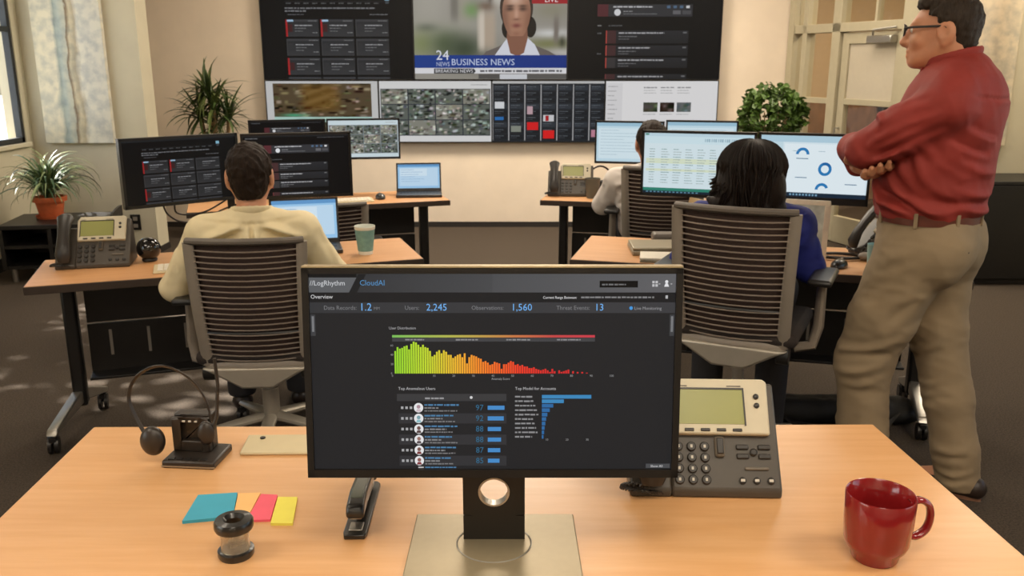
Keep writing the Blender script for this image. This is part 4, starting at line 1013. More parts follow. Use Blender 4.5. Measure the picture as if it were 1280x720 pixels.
M_kb = pm('keyboard_pale', (206, 190, 152), .45, var=.03); M_keycap = pm('keycap_white', (226, 218, 200), .5)
def keyboard(label, loc, rz, w, d, keys=True):
    t = thing('keyboard', label, 'keyboard', loc, rz)
    obj('case', MB().prism([(-d / 2, 0), (-d / 2, .007), (d / 2, .016), (d / 2, 0)], -w / 2, w / 2, 'x'), M_kb, t, bevel=.003)
    M_ = Matrix.Translation((0, -d / 2, .0072)) @ Matrix.Rotation(math.atan2(.009, d), 4, 'X')
    if keys:
        kw = (w - .03) / 15; kd = (d - .022) / 5; me = None
        for j in range(5):
            for i in range(15):
                if me is None:
                    k = obj('key', MB().box(-kw * .42, kw * .42, -kd * .42, kd * .42, 0, .004), M_keycap, t); me = k.data
                else: k = link('key', me, t)
                k.matrix_local = M_ @ Matrix.Translation((-w / 2 + .015 + kw * (i + .5), .011 + kd * (j + .5), 0))
    return t
kb = keyboard('slim pale keyboard lying behind the foreground monitor', (-.37, 1.752, DZ), R(1), .42, .075, False)
obj('power_button', MB().lathe([(.006, .0), (.006, .0035), (.004, .0045)], 14, (-.175, .022, .0125)), M_dark, kb)

# ------------------------------------------------------------------ left desk and back left desk
M_cup = pm('cup_teal', (112, 156, 152), .6, var=.12, scale=60); M_cupw = pm('cup_white', (222, 222, 212), .6)
cp = thing('paper_cup', 'teal and white paper cup on the right end of the left desk', 'cup', (-.655, 3.83, ZD))
obj('cup_wall', MB().lathe([(.0335, .016), (.044, .112)], 32), M_cup, cp)
obj('cup_liner', MB().lathe([(0, .004), (.031, 0), (.0330, .0155), (.0325, .0165), (.0428, .1115), (.0455, .115), (.0458, .122), (.0468, .125), (.0455, .128), (.0435, .125), (.0425, .11), (.031, .01), (0, .008)], 32), M_cupw, cp)
M_ball = pm('ball_gloss', (16, 16, 18), .08, coat=.6)
pb = atz(184, 328, ZD); bl = thing('glossy_ball', 'glossy black ball on a small ring beside the left desk phone', 'ball', (pb.x, pb.y + .03, ZD))
obj('ball', MB().sphere((0, 0, .055), .05, 28, 18), M_ball, bl)
obj('ring_foot', MB().lathe([(.028, 0), (.032, .006), (.030, .014), (.024, .012), (.024, 0), (.028, 0)], 28), M_dark, bl)
q = FL(.66, .12, ZD); keyboard('white keyboard in front of the man in the cream shirt', (q.x, q.y, ZD), A_L, .40, .12)
M_lap = pm('laptop_dark', (42, 40, 40), .4)
def laptop(label, loc, rz, w, d, h, cv, tilt=R(12), st=.95):
    t = thing('laptop', label, 'laptop', loc, rz)
    b = obj('laptop_base', MB().box(-w / 2, w / 2, -d / 2, d / 2, 0, .018), M_lap, t, bevel=.004)
    me = None; kw = (w - .04) / 12; kd = d * .5 / 4
    for j in range(4):
        for i in range(12):
            if me is None: k = obj('key', MB().box(-kw * .42, kw * .42, -kd * .42, kd * .42, 0, .002), M_dark, b); me = k.data
            else: k = link('key', me, b)
            k.location = (-w / 2 + .02 + kw * (i + .5), -d * .08 + kd * (j + .5), .018)
    lid = obj('lid', MB().box(-w / 2, w / 2, 0, .01, 0, h).box(-w / 2, w / 2, -.003, 0, 0, .02).box(-w / 2, w / 2, -.003, 0, h - .01, h).box(-w / 2, -w / 2 + .01, -.003, 0, 0, h).box(w / 2 - .01, w / 2, -.003, 0, 0, h), M_lap, t, (0, d / 2 - .008, .016), (-tilt, 0, 0))
    cv.build('screen', w - .02, h - .03, lid, (0, -.0004, .02), strength=st)
    return t
def lap_screen(seed):
    c = Canvas(1000, 620, (150, 196, 232)); c.rect(0, 0, 1000, 60, (96, 150, 200), 1); c.rect(40, 90, 960, 560, (186, 214, 236), 1); c.rect(60, 110, 700, 300, (206, 226, 240), 2)
    for j in range(6): c.fuzz(80, 140 + 60 * j, 300 + (seed * 70 * j) % 300, 14, (130, 170, 206), 3)
    return c
q = FL(1.10, .33, ZD); laptop('open laptop with a blue screen at the right arm of the man in cream', (q.x, q.y, ZD), A_L - R(4), .31, .20, .21, lap_screen(2), R(10))
q = atz(523, 246, ZD); laptop('small open laptop on the back left desk under the video wall', (q.x, q.y + .05, ZD), R(6), .29, .19, .185, lap_screen(3), R(14), .9)
q = atz(438, 252.5, ZD); keyboard('pale keyboard on the back left desk beside the mouse', (q.x - .03, q.y, ZD), A_BL, .34, .11)
def mouse(label, loc, rz, m=None):
    t = thing('mouse', label, 'mouse', loc, rz)
    s = SDF((-.045, -.07, -.01), (.045, .07, .05), .003); s.ell((0, 0, .008), (.031, .055, .028), .01); s.cutz(0.0)
    b = link('mouse_shell', s.mesh('mouse_shell', m or M_st, 1), t)
    obj('scroll_wheel', MB().cyl((-.004, .03, .029), (.004, .03, .029), .008, n=14), M_grey, t)
    return t
q = atz(475, 249, ZD); mouse('black mouse on the back left desk next to the laptop', (q.x, q.y + .02, ZD), A_BL)

# ------------------------------------------------------------------ right desk and back right desk
M_gcup = pm('cup_grey', (92, 90, 80), .5)
q = atz(741, 248.5, ZD); gc = thing('travel_cup', 'dark grey tapered cup beside the back right desk phone', 'cup', (q.x, q.y + .04, ZD))
obj('cup_wall', MB().lathe([(0, .003), (.036, 0), (.049, .118), (.051, .124), (.047, .124), (.034, .008), (0, .008)], 28), M_gcup, gc)
q = atz(752, 246, ZD); h2 = thing('headset', 'dark headset standing behind the grey cup on the back desk', 'headset', (q.x, q.y + .13, ZD))
obj('headband', MB().tube([(-.085 * math.cos(a), 0, .07 + .11 * math.sin(a)) for a in [math.pi * k / 14 for k in range(15)]], .006, 8), M_hs, h2)
obj('ear_cup', MB().sphere((-.085, 0, .05), (.018, .03, .04), 14, 10), M_hs, h2); obj('ear_cup', MB().sphere((.085, 0, .05), (.018, .03, .04), 14, 10), M_hs, h2)
obj('stand_block', MB().box(-.03, .09, -.02, .05, 0, .085), M_dark, h2, bevel=.006)
M_silver = pm('laptop_silver', (150, 142, 122), .4, metal=.4, var=.03)
q = FR(.36, .28, ZD)
cl1 = thing('closed_laptop', 'closed silver grey laptop near the left end of the right desk', 'laptop', (q.x, q.y, ZD), R(-1))
obj('laptop_base', MB().box(-.135, .135, -.115, .085, 0, .024), M_silver, cl1, bevel=.008, seg=3); obj('lid', MB().box(-.133, .133, -.113, .083, .0245, .036), M_silver, cl1, bevel=.006, seg=3)
q = FR(.44, .45, ZD); dk = thing('docking_bar', 'long dark grey docking bar behind the closed laptop', 'docking station', (q.x, q.y, ZD), R(-1))
obj('dock_body', MB().box(-.13, .13, -.04, .05, 0, .055), M_chairdk, dk, bevel=.015, seg=3); obj('dock_front', MB().box(-.12, .12, -.046, -.039, .012, .03), M_dark, dk)
M_paper = pm('paper_white', (228, 222, 206), .8, var=.03)
for k, (dx, dy, a) in enumerate(((0, 0, 2), (.006, .004, -3), (-.004, .002, 5))):
    q = FR(.395, .085, ZD)
    o = obj('notebook', MB().box(-.095, .095, -.07, .07, 0, .007), M_paper if k else M_silver, loc=(q.x + dx, q.y + dy, ZD + .0072 * k), rot=(0, 0, A_R + R(a)), bevel=.001)
    tag(o, ('grey bottom folder of the paper stack on the right desk', 'white pad in the middle of the paper stack on the right desk', 'white pad on top of the paper stack on the right desk')[k], 'notebook', 'paper stack beside the closed laptop')
M_tan = pm('tan_wood', (206, 176, 132), .5, var=.1, scale=20)
def frame_box(label, loc, rz, w, h, m, lean=R(9)):
    t = thing('picture_frame', label, 'picture frame', loc, rz); b = .022
    fr = MB().box(-w / 2, w / 2, -.008, .008, 0, b).box(-w / 2, w / 2, -.008, .008, h - b, h).box(-w / 2, -w / 2 + b, -.008, .008, b, h - b).box(w / 2 - b, w / 2, -.008, .008, b, h - b)
    f = obj('frame', fr, m, t, (0, 0, 0.001), (-lean, 0, 0), bevel=.003)
    obj('picture', MB().box(-w / 2 + b, w / 2 - b, -.002, .004, b, h - b), pm('picture_pale', (196, 204, 196), .6, var=.3, scale=18), f)
    obj('strut', MB().prism([(.008, .01), (.09, .0), (.095, .0), (.03, .17), (.024, .17)], -.02, .02, 'x'), M_tan, t)
q = FR(.525, .30, ZD); frame_box('tan wooden frame seen edge on at the left of the raised chair', (q.x, q.y, ZD), R(-68), .18, .235, M_tan, R(4))
q = FR(.985, .27, ZD); frame_box('white picture frame on the right desk beside the raised chair', (q.x, q.y, ZD), R(-22), .185, .255, pm('frame_white', (226, 214, 192), .45), R(8))
q = FR(1.12, .13, ZD); mouse('black mouse on the right desk near the white picture frame', (q.x, q.y, ZD), R(-40))
q = FR(1.14, .32, ZD); h3 = thing('headset', 'dark headset lying flat on the right desk behind the mouse', 'headset', (q.x, q.y, ZD + .001), R(-12))
obj('headband', MB().tube([(.09 * math.cos(a), .05 * math.sin(a), .009) for a in [R(-150 + 300 * k / 20) for k in range(21)]], .007, 8), M_hs, h3)
obj('ear_cup', MB().sphere((.10, -.03, .018), (.03, .026, .017), 14, 10), M_grey, h3)
q = FR(1.26, .16, ZD); bc = thing('tumbler', 'pale blue tumbler between the dark phone and the standing man', 'cup', (q.x, q.y, ZD))
obj('cup_wall', MB().lathe([(0, .003), (.027, 0), (.034, .10), (.032, .10), (.025, .008), (0, .008)], 24), pm('cup_pale_blue', (150, 190, 190), .4), bc)

# cables hanging below the monitors
M_cab = pm('cable_black', (30, 27, 25), .5); M_cabw = pm('cable_white', (214, 206, 190), .5)
def cable(label, pts, m, r=.004):
    P = [aty(u, v, y) for u, v, y in pts]; c = P[0].copy(); out = []
    for i in range(len(P) - 1):
        p0, p1, p2, p3 = P[max(0, i - 1)], P[i], P[i + 1], P[min(len(P) - 1, i + 2)]
        for k in range(8):
            t = k / 8; out.append(.5 * ((2 * p1) + (p2 - p0) * t + (2 * p0 - 5 * p1 + 4 * p2 - p3) * t * t + (3 * p1 - p0 - 3 * p2 + p3) * t ** 3) - c)
    out.append(P[-1] - c); tag(obj('cable', MB().tube(out, r, 7), m, loc=c), label, 'cable', 'cables behind the monitors')
cable('black cable looping lowest under the nine card monitor', [(204, 257, 3.83), (210, 268, 3.86), (226, 277, 3.9), (250, 276, 3.95), (278, 262, 4.0), (297, 255, 4.03)], M_cab)
cable('short black cable close under the nine card monitor', [(218, 255, 3.85), (221, 266, 3.88), (238, 268, 3.93), (262, 262, 3.98), (297, 240, 4.035)], M_cab)
cable('black cable drooping under the ring chart monitor', [(984, 248, 4.02), (996, 262, 4.02), (1015, 265, 3.98), (1035, 258, 3.9), (1040, 249, 3.88)], M_cab)
cable('white cable bundle hanging behind the raised chair', [(984, 255, 4.03), (992, 262, 4.0), (1000, 260, 3.98), (1004, 250, 3.95)], M_cabw, .006)

# ------------------------------------------------------------------ cabinets
cz = thing('low_shelf', 'low black open shelf unit under the spider plant by the window', 'shelf', (-3.36, 6.46, 0), R(10))
w, d, h = .36, .27, .42
obj('top_board', MB().box(-w, w, -d, d, h - .03, h), M_black, cz, bevel=.003)
for x in (-w + .015, -.02, w - .015): obj('side_board', MB().box(x - .014, x + .014, -d + .005, d - .03, .10, h - .03), M_black, cz)
for z in (.10, .25): obj('shelf_board', MB().box(-w + .03, w - .03, -d + .01, d - .03, z, z + .022), M_black, cz)
obj('back_board', MB().box(-w + .02, w - .02, d - .03, d - .012, .10, h - .03), M_black, cz)
obj('end_panel', MB().prism([(-d, h), (d, h), (d, h + .05), (d - .10, h + .05)], w - .018, w, 'x'), M_black, cz)
for x in (-w + .06, w - .06):
    for y in (-d + .05, d - .07): obj('leg', MB().cyl((x, y, 0), (x, y, .10), .018, .022, n=12), M_metal, cz)
cb = thing('storage_cabinet', 'large black storage cabinet at the right edge behind the standing man', 'cabinet', (3.72, 6.32, 0))
obj('body', MB().box(-.47, .47, -.22, .24, .04, .72), M_black, cb, bevel=.003); obj('top_board', MB().box(-.48, .48, -.235, .25, .7205, .745), M_black, cb, bevel=.003); obj('plinth', MB().box(-.45, .45, -.19, .22, 0, .04), M_dark, cb)
for k in range(2):
    dd = obj('door', MB().box(-.465 + .466 * k, -.003 + .466 * k, -.238, -.221, .05, .715), M_black, cb, bevel=.002)
    x = -.05 + k * .1; obj('handle', MB().tube([(x, -.238, .42), (x, -.262, .42), (x, -.262, .54), (x, -.238, .54)], .005, 8), M_metal, dd)
bg = thing('black_floor_form', 'flat black bag lying on the carpet behind the standing man', 'form', (1.42, 3.66, 0), R(-4))  # flat black form on the carpet, not tied to a known object
s = SDF((-.42, -.2, -.02), (.42, .2, .14), .008); s.cap((-.30, 0, .05), (.30, 0, .05), .10, .10, .03, flat=((0, 0, 1), .55)); s.cap((-.2, -.06, .06), (.22, -.05, .06), .05, .05, .03); s.wrinkle(.006, 40, 3); s.cutz(.0)
link('floor_form_body', s.mesh('floor_form_body', pm('floor_form_black', (20, 19, 18), .7), 1), bg); obj('strap', MB().tube([(-.3, -.05, .09), (-.2, -.14, .04), (0, -.165, .014), (.2, -.15, .03), (.3, -.05, .09)], .011, 8, squash=(.4, 1.3)), M_dark, bg)

# ------------------------------------------------------------------ plants
M_terra = pm('terracotta', (188, 92, 48), .8, var=.12, scale=30)
def leaf_mat(name, c): return pm(name, c, .45, var=.3, scale=9)
def ribbon(length, width, droop, lift, n=9, fold=.25):
    """one arching strap leaf growing along +Y from the origin"""
    vs = []; fs = []; y = z = 0.0; a = lift
    for i in range(n + 1):
        t = i / n; w = width * (min(1, t * 5 + .35)) * (1 - t ** 3) * .5 + .0006
        vs += [(-w, y, z + w * fold), (0, y, z), (w, y, z + w * fold)]
        y += math.cos(a) * length / n; z += math.sin(a) * length / n; a -= droop / n * (.5 + t)
    for i in range(n):
        for k in range(2): b = i * 3 + k; fs.append((b, b + 1, b + 4, b + 3))
    return vs, fs
def leaf_mesh(name, m, *a):
    v, f = ribbon(*a); mb = MB().add(v, f); me = bpy.data.meshes.new(name); me.from_pydata(mb.v, [], mb.f); me.materials.append(m)
    me.polygons.foreach_set('use_smooth', [True] * len(me.polygons)); me.update(); return me
def strap_rosette(parent, centre, n, meshes, rnd, tilt=(0, .0), smin=.75, smax=1.15, el=(-.2, 1.25)):
    for k in range(n):
        o = link('leaf', rnd.choice(meshes), parent, (centre[0] + rnd.uniform(-.015, .015), centre[1] + rnd.uniform(-.015, .015), centre[2] + rnd.uniform(-.02, .03)))
        sc = rnd.uniform(smin, smax); o.scale = (sc, sc, sc)
        o.rotation_euler = Euler((rnd.uniform(*el), rnd.uniform(-.3, .3), rnd.uniform(0, 6.283)), 'XYZ')
rnd = random.Random(11)
MG = [leaf_mat('spider_leaf_a', (84, 104, 62)), leaf_mat('spider_leaf_b', (58, 82, 52)), leaf_mat('spider_leaf_c', (126, 138, 92))]
sp = thing('spider_plant', 'bushy spider plant in a terracotta pot on the low shelf', 'potted plant', (-3.46, 6.50, .42))
pt = obj('pot', MB().lathe([(0, .002), (.075, 0), (.078, .004), (.10, .125), (.118, .127), (.121, .16), (.108, .162), (.098, .13), (0, .125)], 40), M_terra, sp)
obj('saucer', MB().lathe([(0, .0005), (.098, .0005), (.108, .022), (.102, .022), (.094, .006), (0, .006)], 40), M_terra, pt)
obj('soil', MB().lathe([(0, .136), (.1, .134)], 24), pm('soil', (52, 40, 30), .95), pt)
sm = [leaf_mesh('spider_leaf', MG[i % 3], L, .014, dr, li, 10) for i, (L, dr, li) in enumerate(((.36, 2.3, .9), (.42, 2.7, 1.0), (.30, 1.6, .9), (.38, 3.0, 1.2), (.28, 1.2, 1.2), (.44, 2.9, 1.1)))]
strap_rosette(sp, (0, 0, .15), 190, sm, rnd, smin=.85, smax=1.35, el=(-.35, .75))
MD = [leaf_mat('dracaena_leaf_a', (64, 84, 40)), leaf_mat('dracaena_leaf_b', (88, 100, 52)), leaf_mat('dracaena_leaf_c', (44, 60, 30))]
dp = thing('dracaena', 'tall spiky leaved potted plant against the wall left of the video wall', 'potted plant', (-2.66, 7.95, 0))
obj('pot', MB().lathe([(0, .01), (.14, 0), (.19, .34), (.205, .345), (.205, .37), (.185, .37), (.17, .3), (0, .3)], 36), M_dark, dp)
M_bark = pm('bark', (150, 124, 88), .85, var=.2, scale=40)
heads = []
for (x, y, z, lean) in ((-.03, 0, 1.28, -.05), (.12, .02, 1.06, .08), (-.13, .03, 1.08, -.05), (.02, -.05, 1.14, 0), (-.02, .06, .98, 0)):
    obj('cane', MB().tube([(x * .3, y, .28), (x * .6, y, .6), (x, y, z)], [.022, .02, .016], 10), M_bark, dp); heads.append((x, y, z))
dm = [leaf_mesh('dracaena_leaf', MD[i % 3], L, .026, dr, li, 8) for i, (L, dr, li) in enumerate(((.34, .7, .2), (.38, 1.1, .3), (.30, .4, .1), (.36, 1.5, .3), (.30, .9, .2)))]
for i, (x, y, z) in enumerate(heads): strap_rosette(dp, (x, y, z), (64, 48, 44, 48, 40)[i], dm, rnd, smin=.7, smax=1.12, el=(-.75, 1.3))
bp_ = thing('leafy_bush', 'dense round leafed bush in a planter right of the video wall', 'potted plant', (2.12, 7.25, 0))
obj('planter', MB().prism([(-.17, 0), (.17, 0), (.2, .62), (-.2, .62)], -.19, .19, 'y'), M_dark, bp_, bevel=.01)
MBu = leaf_mat('bush_leaf', (70, 96, 36)); mb = MB(); 
for k in range(1500):
    a = rnd.uniform(0, 6.283); e = math.asin(rnd.uniform(-.95, 1)); rr = rnd.uniform(.62, 1.0) ** .6
    c = Vector((.255 * rr * math.cos(e) * math.cos(a), .23 * rr * math.cos(e) * math.sin(a), 1.12 + .25 * rr * math.sin(e))) * 1.0
    c.x += .04 * math.sin(9 * a) * math.cos(e); c.z += .03 * math.sin(7 * a + 2 * e)
    Mr = Matrix.Translation(c) @ Euler((rnd.uniform(-1.2, 1.2), rnd.uniform(-1.2, 1.2), rnd.uniform(0, 6.28))).to_matrix().to_4x4(); L = rnd.uniform(.022, .036)
    pts = [(0, -L, 0), (-L * .62, -L * .3, .006), (-L * .5, L * .4, .004), (0, L, -.006), (L * .5, L * .4, .004), (L * .62, -L * .3, .006)]
    mb.add([Mr @ Vector(p) for p in pts], [(0, 1, 2, 3), (0, 3, 4, 5)])
me = bpy.data.meshes.new('foliage'); me.from_pydata(mb.v, [], mb.f); me.materials.append(MBu); me.update(); fo = link('foliage', me, bp_); fo['kind'] = 'stuff'
for k in range(7):
    a = k * .9; obj('stem', MB().tube([(.04 * math.cos(a), .04 * math.sin(a), .6), (.07 * math.cos(a), .07 * math.sin(a), .85), (.13 * math.cos(a), .13 * math.sin(a), 1.15)], [.012, .01, .005], 7), M_bark, bp_)

# ------------------------------------------------------------------ people
def skin_material(name, col):
    m = pm(name, col, .5, var=.07, scale=30, bump=.05, bscale=300); b = m.node_tree.nodes['Principled BSDF']
    b.inputs['Subsurface Weight'].default_value = .12; b.inputs['Subsurface Radius'].default_value = (.012, .005, .003); return m
M_skin = skin_material('skin_tanned', (198, 138, 104)); M_skin2 = skin_material('skin_light', (206, 150, 118)); M_skin3 = skin_material('skin_warm', (176, 120, 90))
M_eye = pm('eye_white', (226, 220, 212), .2); M_iris = pm('eye_iris', (50, 38, 30), .2)
M_hairbr = pm('hair_dark_brown', (38, 27, 20), .6, spec=.18, var=.4, scale=60, stretch=(3, 3, .6), bump=.5, bscale=160)
M_hairman = pm('hair_greying_brown', (52, 43, 35), .6, spec=.18, var=.35, scale=70, stretch=(3, 3, .6), bump=.5, bscale=160)
M_hairblk = pm('hair_blackish', (28, 19, 14), .45, spec=.3, var=.5, scale=26, stretch=(6, 6, .5), bump=.7, bscale=90)
M_red = pm('shirt_rust_red', (140, 44, 36), .75, var=.07, scale=14, bump=.15, bscale=500)
M_khaki = pm('trousers_khaki', (142, 123, 96), .85, var=.07, scale=12, bump=.2, bscale=500)
M_cream = pm('shirt_cream', (232, 216, 176), .8, var=.05, scale=12, bump=.12, bscale=500)
M_white = pm('shirt_white', (214, 204, 196), .8, var=.04, scale=12)
M_blue = pm('blouse_blue', (32, 44, 128), .75, var=.1, scale=16)
M_slack = pm('trousers_dark', (44, 42, 44), .85)
M_leather = pm('leather_brown', (92, 44, 30), .45, var=.15); M_shoe = pm('shoe_dark', (44, 32, 26), .4); M_sole = pm('shoe_sole', (150, 108, 84), .7)

class Turned:
    """adds shapes to an SDF turned by yaw about the vertical axis through c"""
    def __init__(s, sdf, c, yaw): s.s, s.c, s.yaw = sdf, c, yaw; s.ca, s.sa = math.cos(yaw), math.sin(yaw)
    def P(s, p): x, y = p[0] - s.c[0], p[1] - s.c[1]; return (s.c[0] + s.ca * x - s.sa * y, s.c[1] + s.sa * x + s.ca * y, p[2])
    def cap(s, a, b, *r, **k): s.s.cap(s.P(a), s.P(b), *r, **k)
    def ell(s, c, r, *a, **k): s.s.ell(s.P(c), r, *a, rot=(0, 0, s.yaw), **k)
    def plane(s, p, n): s.s.plane(s.P(p), (s.ca * n[0] - s.sa * n[1], s.sa * n[0] + s.ca * n[1], n[2]))

def head(s, c, k=.015, nose=1.0, yaw=0.0):
    """adult head with face, looking along +Y; c = head centre at eye height"""
    x, y, z = c; s = Turned(s, c, yaw)
    s.ell((x, y - .012, z + .026), (.076, .097, .090), k); s.ell((x, y + .03, z - .035), (.064, .074, .092), .03); s.ell((x, y + .046, z - .082), (.046, .050, .034), .025)
    for sx in (-1, 1): s.cap((x + sx * .056, y - .005, z - .05), (x + sx * .022, y + .075, z - .100), .016, .014, .022)
    s.ell((x, y + .082, z - .100), (.020, .016, .017), .02)
    s.cap((x - .034, y + .083, z + .022), (x + .034, y + .083, z + .022), .012, k=.018)
    for sx in (-1, 1):
        s.ell((x + sx * .032, y + .104, z + .002), (.017, .014, .011), .012, sub=True); s.ell((x + sx * .032, y + .084, z + .002), (.0125, .0125, .0115), .002)
        s.ell((x + sx * .040, y + .072, z - .035), (.022, .020, .018), .02)
        s.ell((x + sx * .081, y - .012, z - .008), (.013, .029, .037), .006); s.ell((x + sx * .097, y - .004, z - .004), (.012, .017, .025), .004, sub=True); s.ell((x + sx * .079, y - .006, z - .042), (.008, .011, .012), .008)
    s.cap((x, y + .098, z + .008), (x, y + .118 * nose, z - .036), .008, .013, .014); s.ell((x, y + .108, z - .042), (.018, .013, .010), .01)
    s.cap((x - .020, y + .099, z - .066), (x + .020, y + .099, z - .066), .0075, .0075, .005); s.cap((x - .018, y + .098, z - .081), (x + .018, y + .098, z - .081), .0085, .0085, .005); s.cap((x - .026, y + .106, z - .0735), (x + .026, y + .106, z - .0735), .003, k=.003, sub=True)

def hand(s, wrist, palm, tips, r=.0088):
    """palm plus four fingers and a thumb; tips = five polylines"""
    s.cap(wrist, palm, .026, .030, .012)
    for i, t in enumerate(tips):
        rr = r * (1.12 if i == 0 else (1, 1.04, 1, .86)[i - 1]); s.path(t, [rr * 1.1] + [rr] * (len(t) - 2) + [rr * .8], .005)

# ---- standing man, arms crossed
MRZ = R(47); HYAW = R(16)
man = thing('person', 'standing man in a rust red shirt and khaki trousers with arms crossed', 'person', (1.50, 2.95, 0), MRZ)
HC = (0.0, .098, 1.652)
s = SDF((-.36, -.32, -.01), (.36, .46, 1.82), .0048)
head(s, HC, yaw=HYAW); s.cap((0, .03, 1.44), (0, .07, 1.60), .066, .060, .03)
s.ell((0, .05, 1.30), (.16, .10, .20), .05); s.ell((0, .07, 1.05), (.13, .10, .2), .06)
for sx in (-1, 1): s.cap((sx * .19, .0, 1.42), (sx * .222, .215, 1.27), .042, .038, .02)
s.path([(-.222, .215, 1.27), (.06, .32, 1.25), (.12, .31, 1.26)], [.038, .03, .026], .02)
s.path([(.225, .22, 1.26), (-.09, .30, 1.205), (-.15, .27, 1.205)], [.042, .032, .027], .02)
# right hand shows below the left upper arm, fingers wrapped outwards
fingers = [[(-.19, .27, 1.215), (-.225, .285, 1.228), (-.25, .275, 1.243)]]
for k in range(4):
    y0, z0 = .222 - .025 * k, 1.180 + .012 * k; L = (.85, 1, .95, .78)[k]
    fingers.append([(-.175, y0 + .004, z0 + .002), (-.215, y0, z0 - .004), (-.222 - .030 * L, y0 - .006, z0 + .004), (-.225 - .046 * L, y0 - .014, z0 + .022)])
hand(s, (-.12, .29, 1.205), (-.17, .215, 1.196), fingers, .0115)
# left hand lies on the right upper arm
lf = [[(.11, .31, 1.27), (.14, .325, 1.29), (.16, .31, 1.30)]]
for k in range(4): lf.append([(.13, .30 - .004 * k, 1.275 - .018 * k), (.19, .315, 1.278 - .018 * k), (.235, .30, 1.276 - .018 * k), (.262, .28, 1.272 - .018 * k)])
hand(s, (.09, .32, 1.252), (.14, .305, 1.25), lf, .0095)
for sx, pts in ((-1, [(-.095, .08, .92), (-.105, .19, .52), (-.10, .165, .08)]), (1, [(.09, .05, .92), (.10, .0, .5), (.10, -.11, .08)])):
    s.path(pts, [.07, .05, .038], .04); s.cap(pts[-1], (pts[-1][0], pts[-1][1] + .14, .035), .036, .03, .03)
link('body', s.mesh('body', M_skin, 1), man)
HT = Turned(None, HC, HYAW)
for sx in (-1, 1):
    obj('eye', MB().sphere(HT.P((HC[0] + sx * .032, HC[1] + .0895, HC[2] + .002)), .0095, 14, 10), M_eye, man); obj('iris', MB().sphere(HT.P((HC[0] + sx * .032, HC[1] + .0950, HC[2] + .002)), .0048, 10, 8), M_iris, man)
# hair modelled facing +Y, then turned with the head
s = SDF((-.12, -.06, 1.50), (.12, .26, 1.82), .0035); hy, hz = HC[1], HC[2]
s.ell((0, hy - .014, hz + .034), (.0870, .1050, .0980), .01); s.ell((0, hy - .055, hz - .028), (.064, .052, .06), .03)
s.cap((-.03, hy + .055, hz + .092), (.04, hy + .05, hz + .094), .028, .026, .03)
s.cutbox((-.2, hy + .050, hz - .3), (.2, hy + .3, hz + .066), .012); s.plane((0, hy + .085, hz + .07), (0, .96, -.28))
s.cutbox((-.2, hy - .030, hz - .3), (.2, hy + .3, hz + .020), .012); s.cutbox((-.2, hy + .022, hz - .3), (.2, hy + .3, hz + .042), .01); s.plane((0, hy - .06, hz - .062), (0, .30, -.95))
s.wrinkle(.0045, 170, 5, [(1, .3, 0), (.6, 1, 0), (1, -.4, .2)])
hm = s.mesh('hair', M_hairman, 1); hm.transform(Matrix.Translation(HC) @ Matrix.Rotation(HYAW, 4, 'Z') @ Matrix.Translation(-Vector(HC))); link('hair', hm, man)
# shirt
s = SDF((-.36, -.2, .98), (.36, .44, 1.62), .0055)
s.ell((0, .050, 1.335), (.222, .160, .235), .02); s.ell((0, .078, 1.16), (.206, .184, .19), .08); s.ell((0, .078, 1.06), (.196, .164, .09), .05)
s.ell((0, -.02, 1.42), (.175, .098, .13), .05)
s.cap((-.155, .0, 1.448), (.155, .0, 1.448), .068, k=.05)
for sx in (-1, 1): s.cap((0, .025, 1.525), (sx * .14, .0, 1.468), .060, .056, .05)
s.path([(-.195, .0, 1.420), (-.222, .12, 1.340), (-.232, .225, 1.268)], [.080, .075, .064], .035)
s.path([(-.232, .225, 1.268), (-.10, .315, 1.258), (.07, .325, 1.255)], [.062, .055, .046], .02)
s.path([(.195, .0, 1.420), (.225, .12, 1.335), (.235, .225, 1.262)], [.080, .075, .064], .035)
s.path([(.235, .225, 1.262), (.05, .325, 1.215), (-.09, .30, 1.204)], [.062, .054, .046], .02)
s.wrinkle(.0045, 30, 21, [(0, .5, 1), (.2, 1, .6), (0, -.6, 1)])
s.wrinkle(.002, 90, 22)
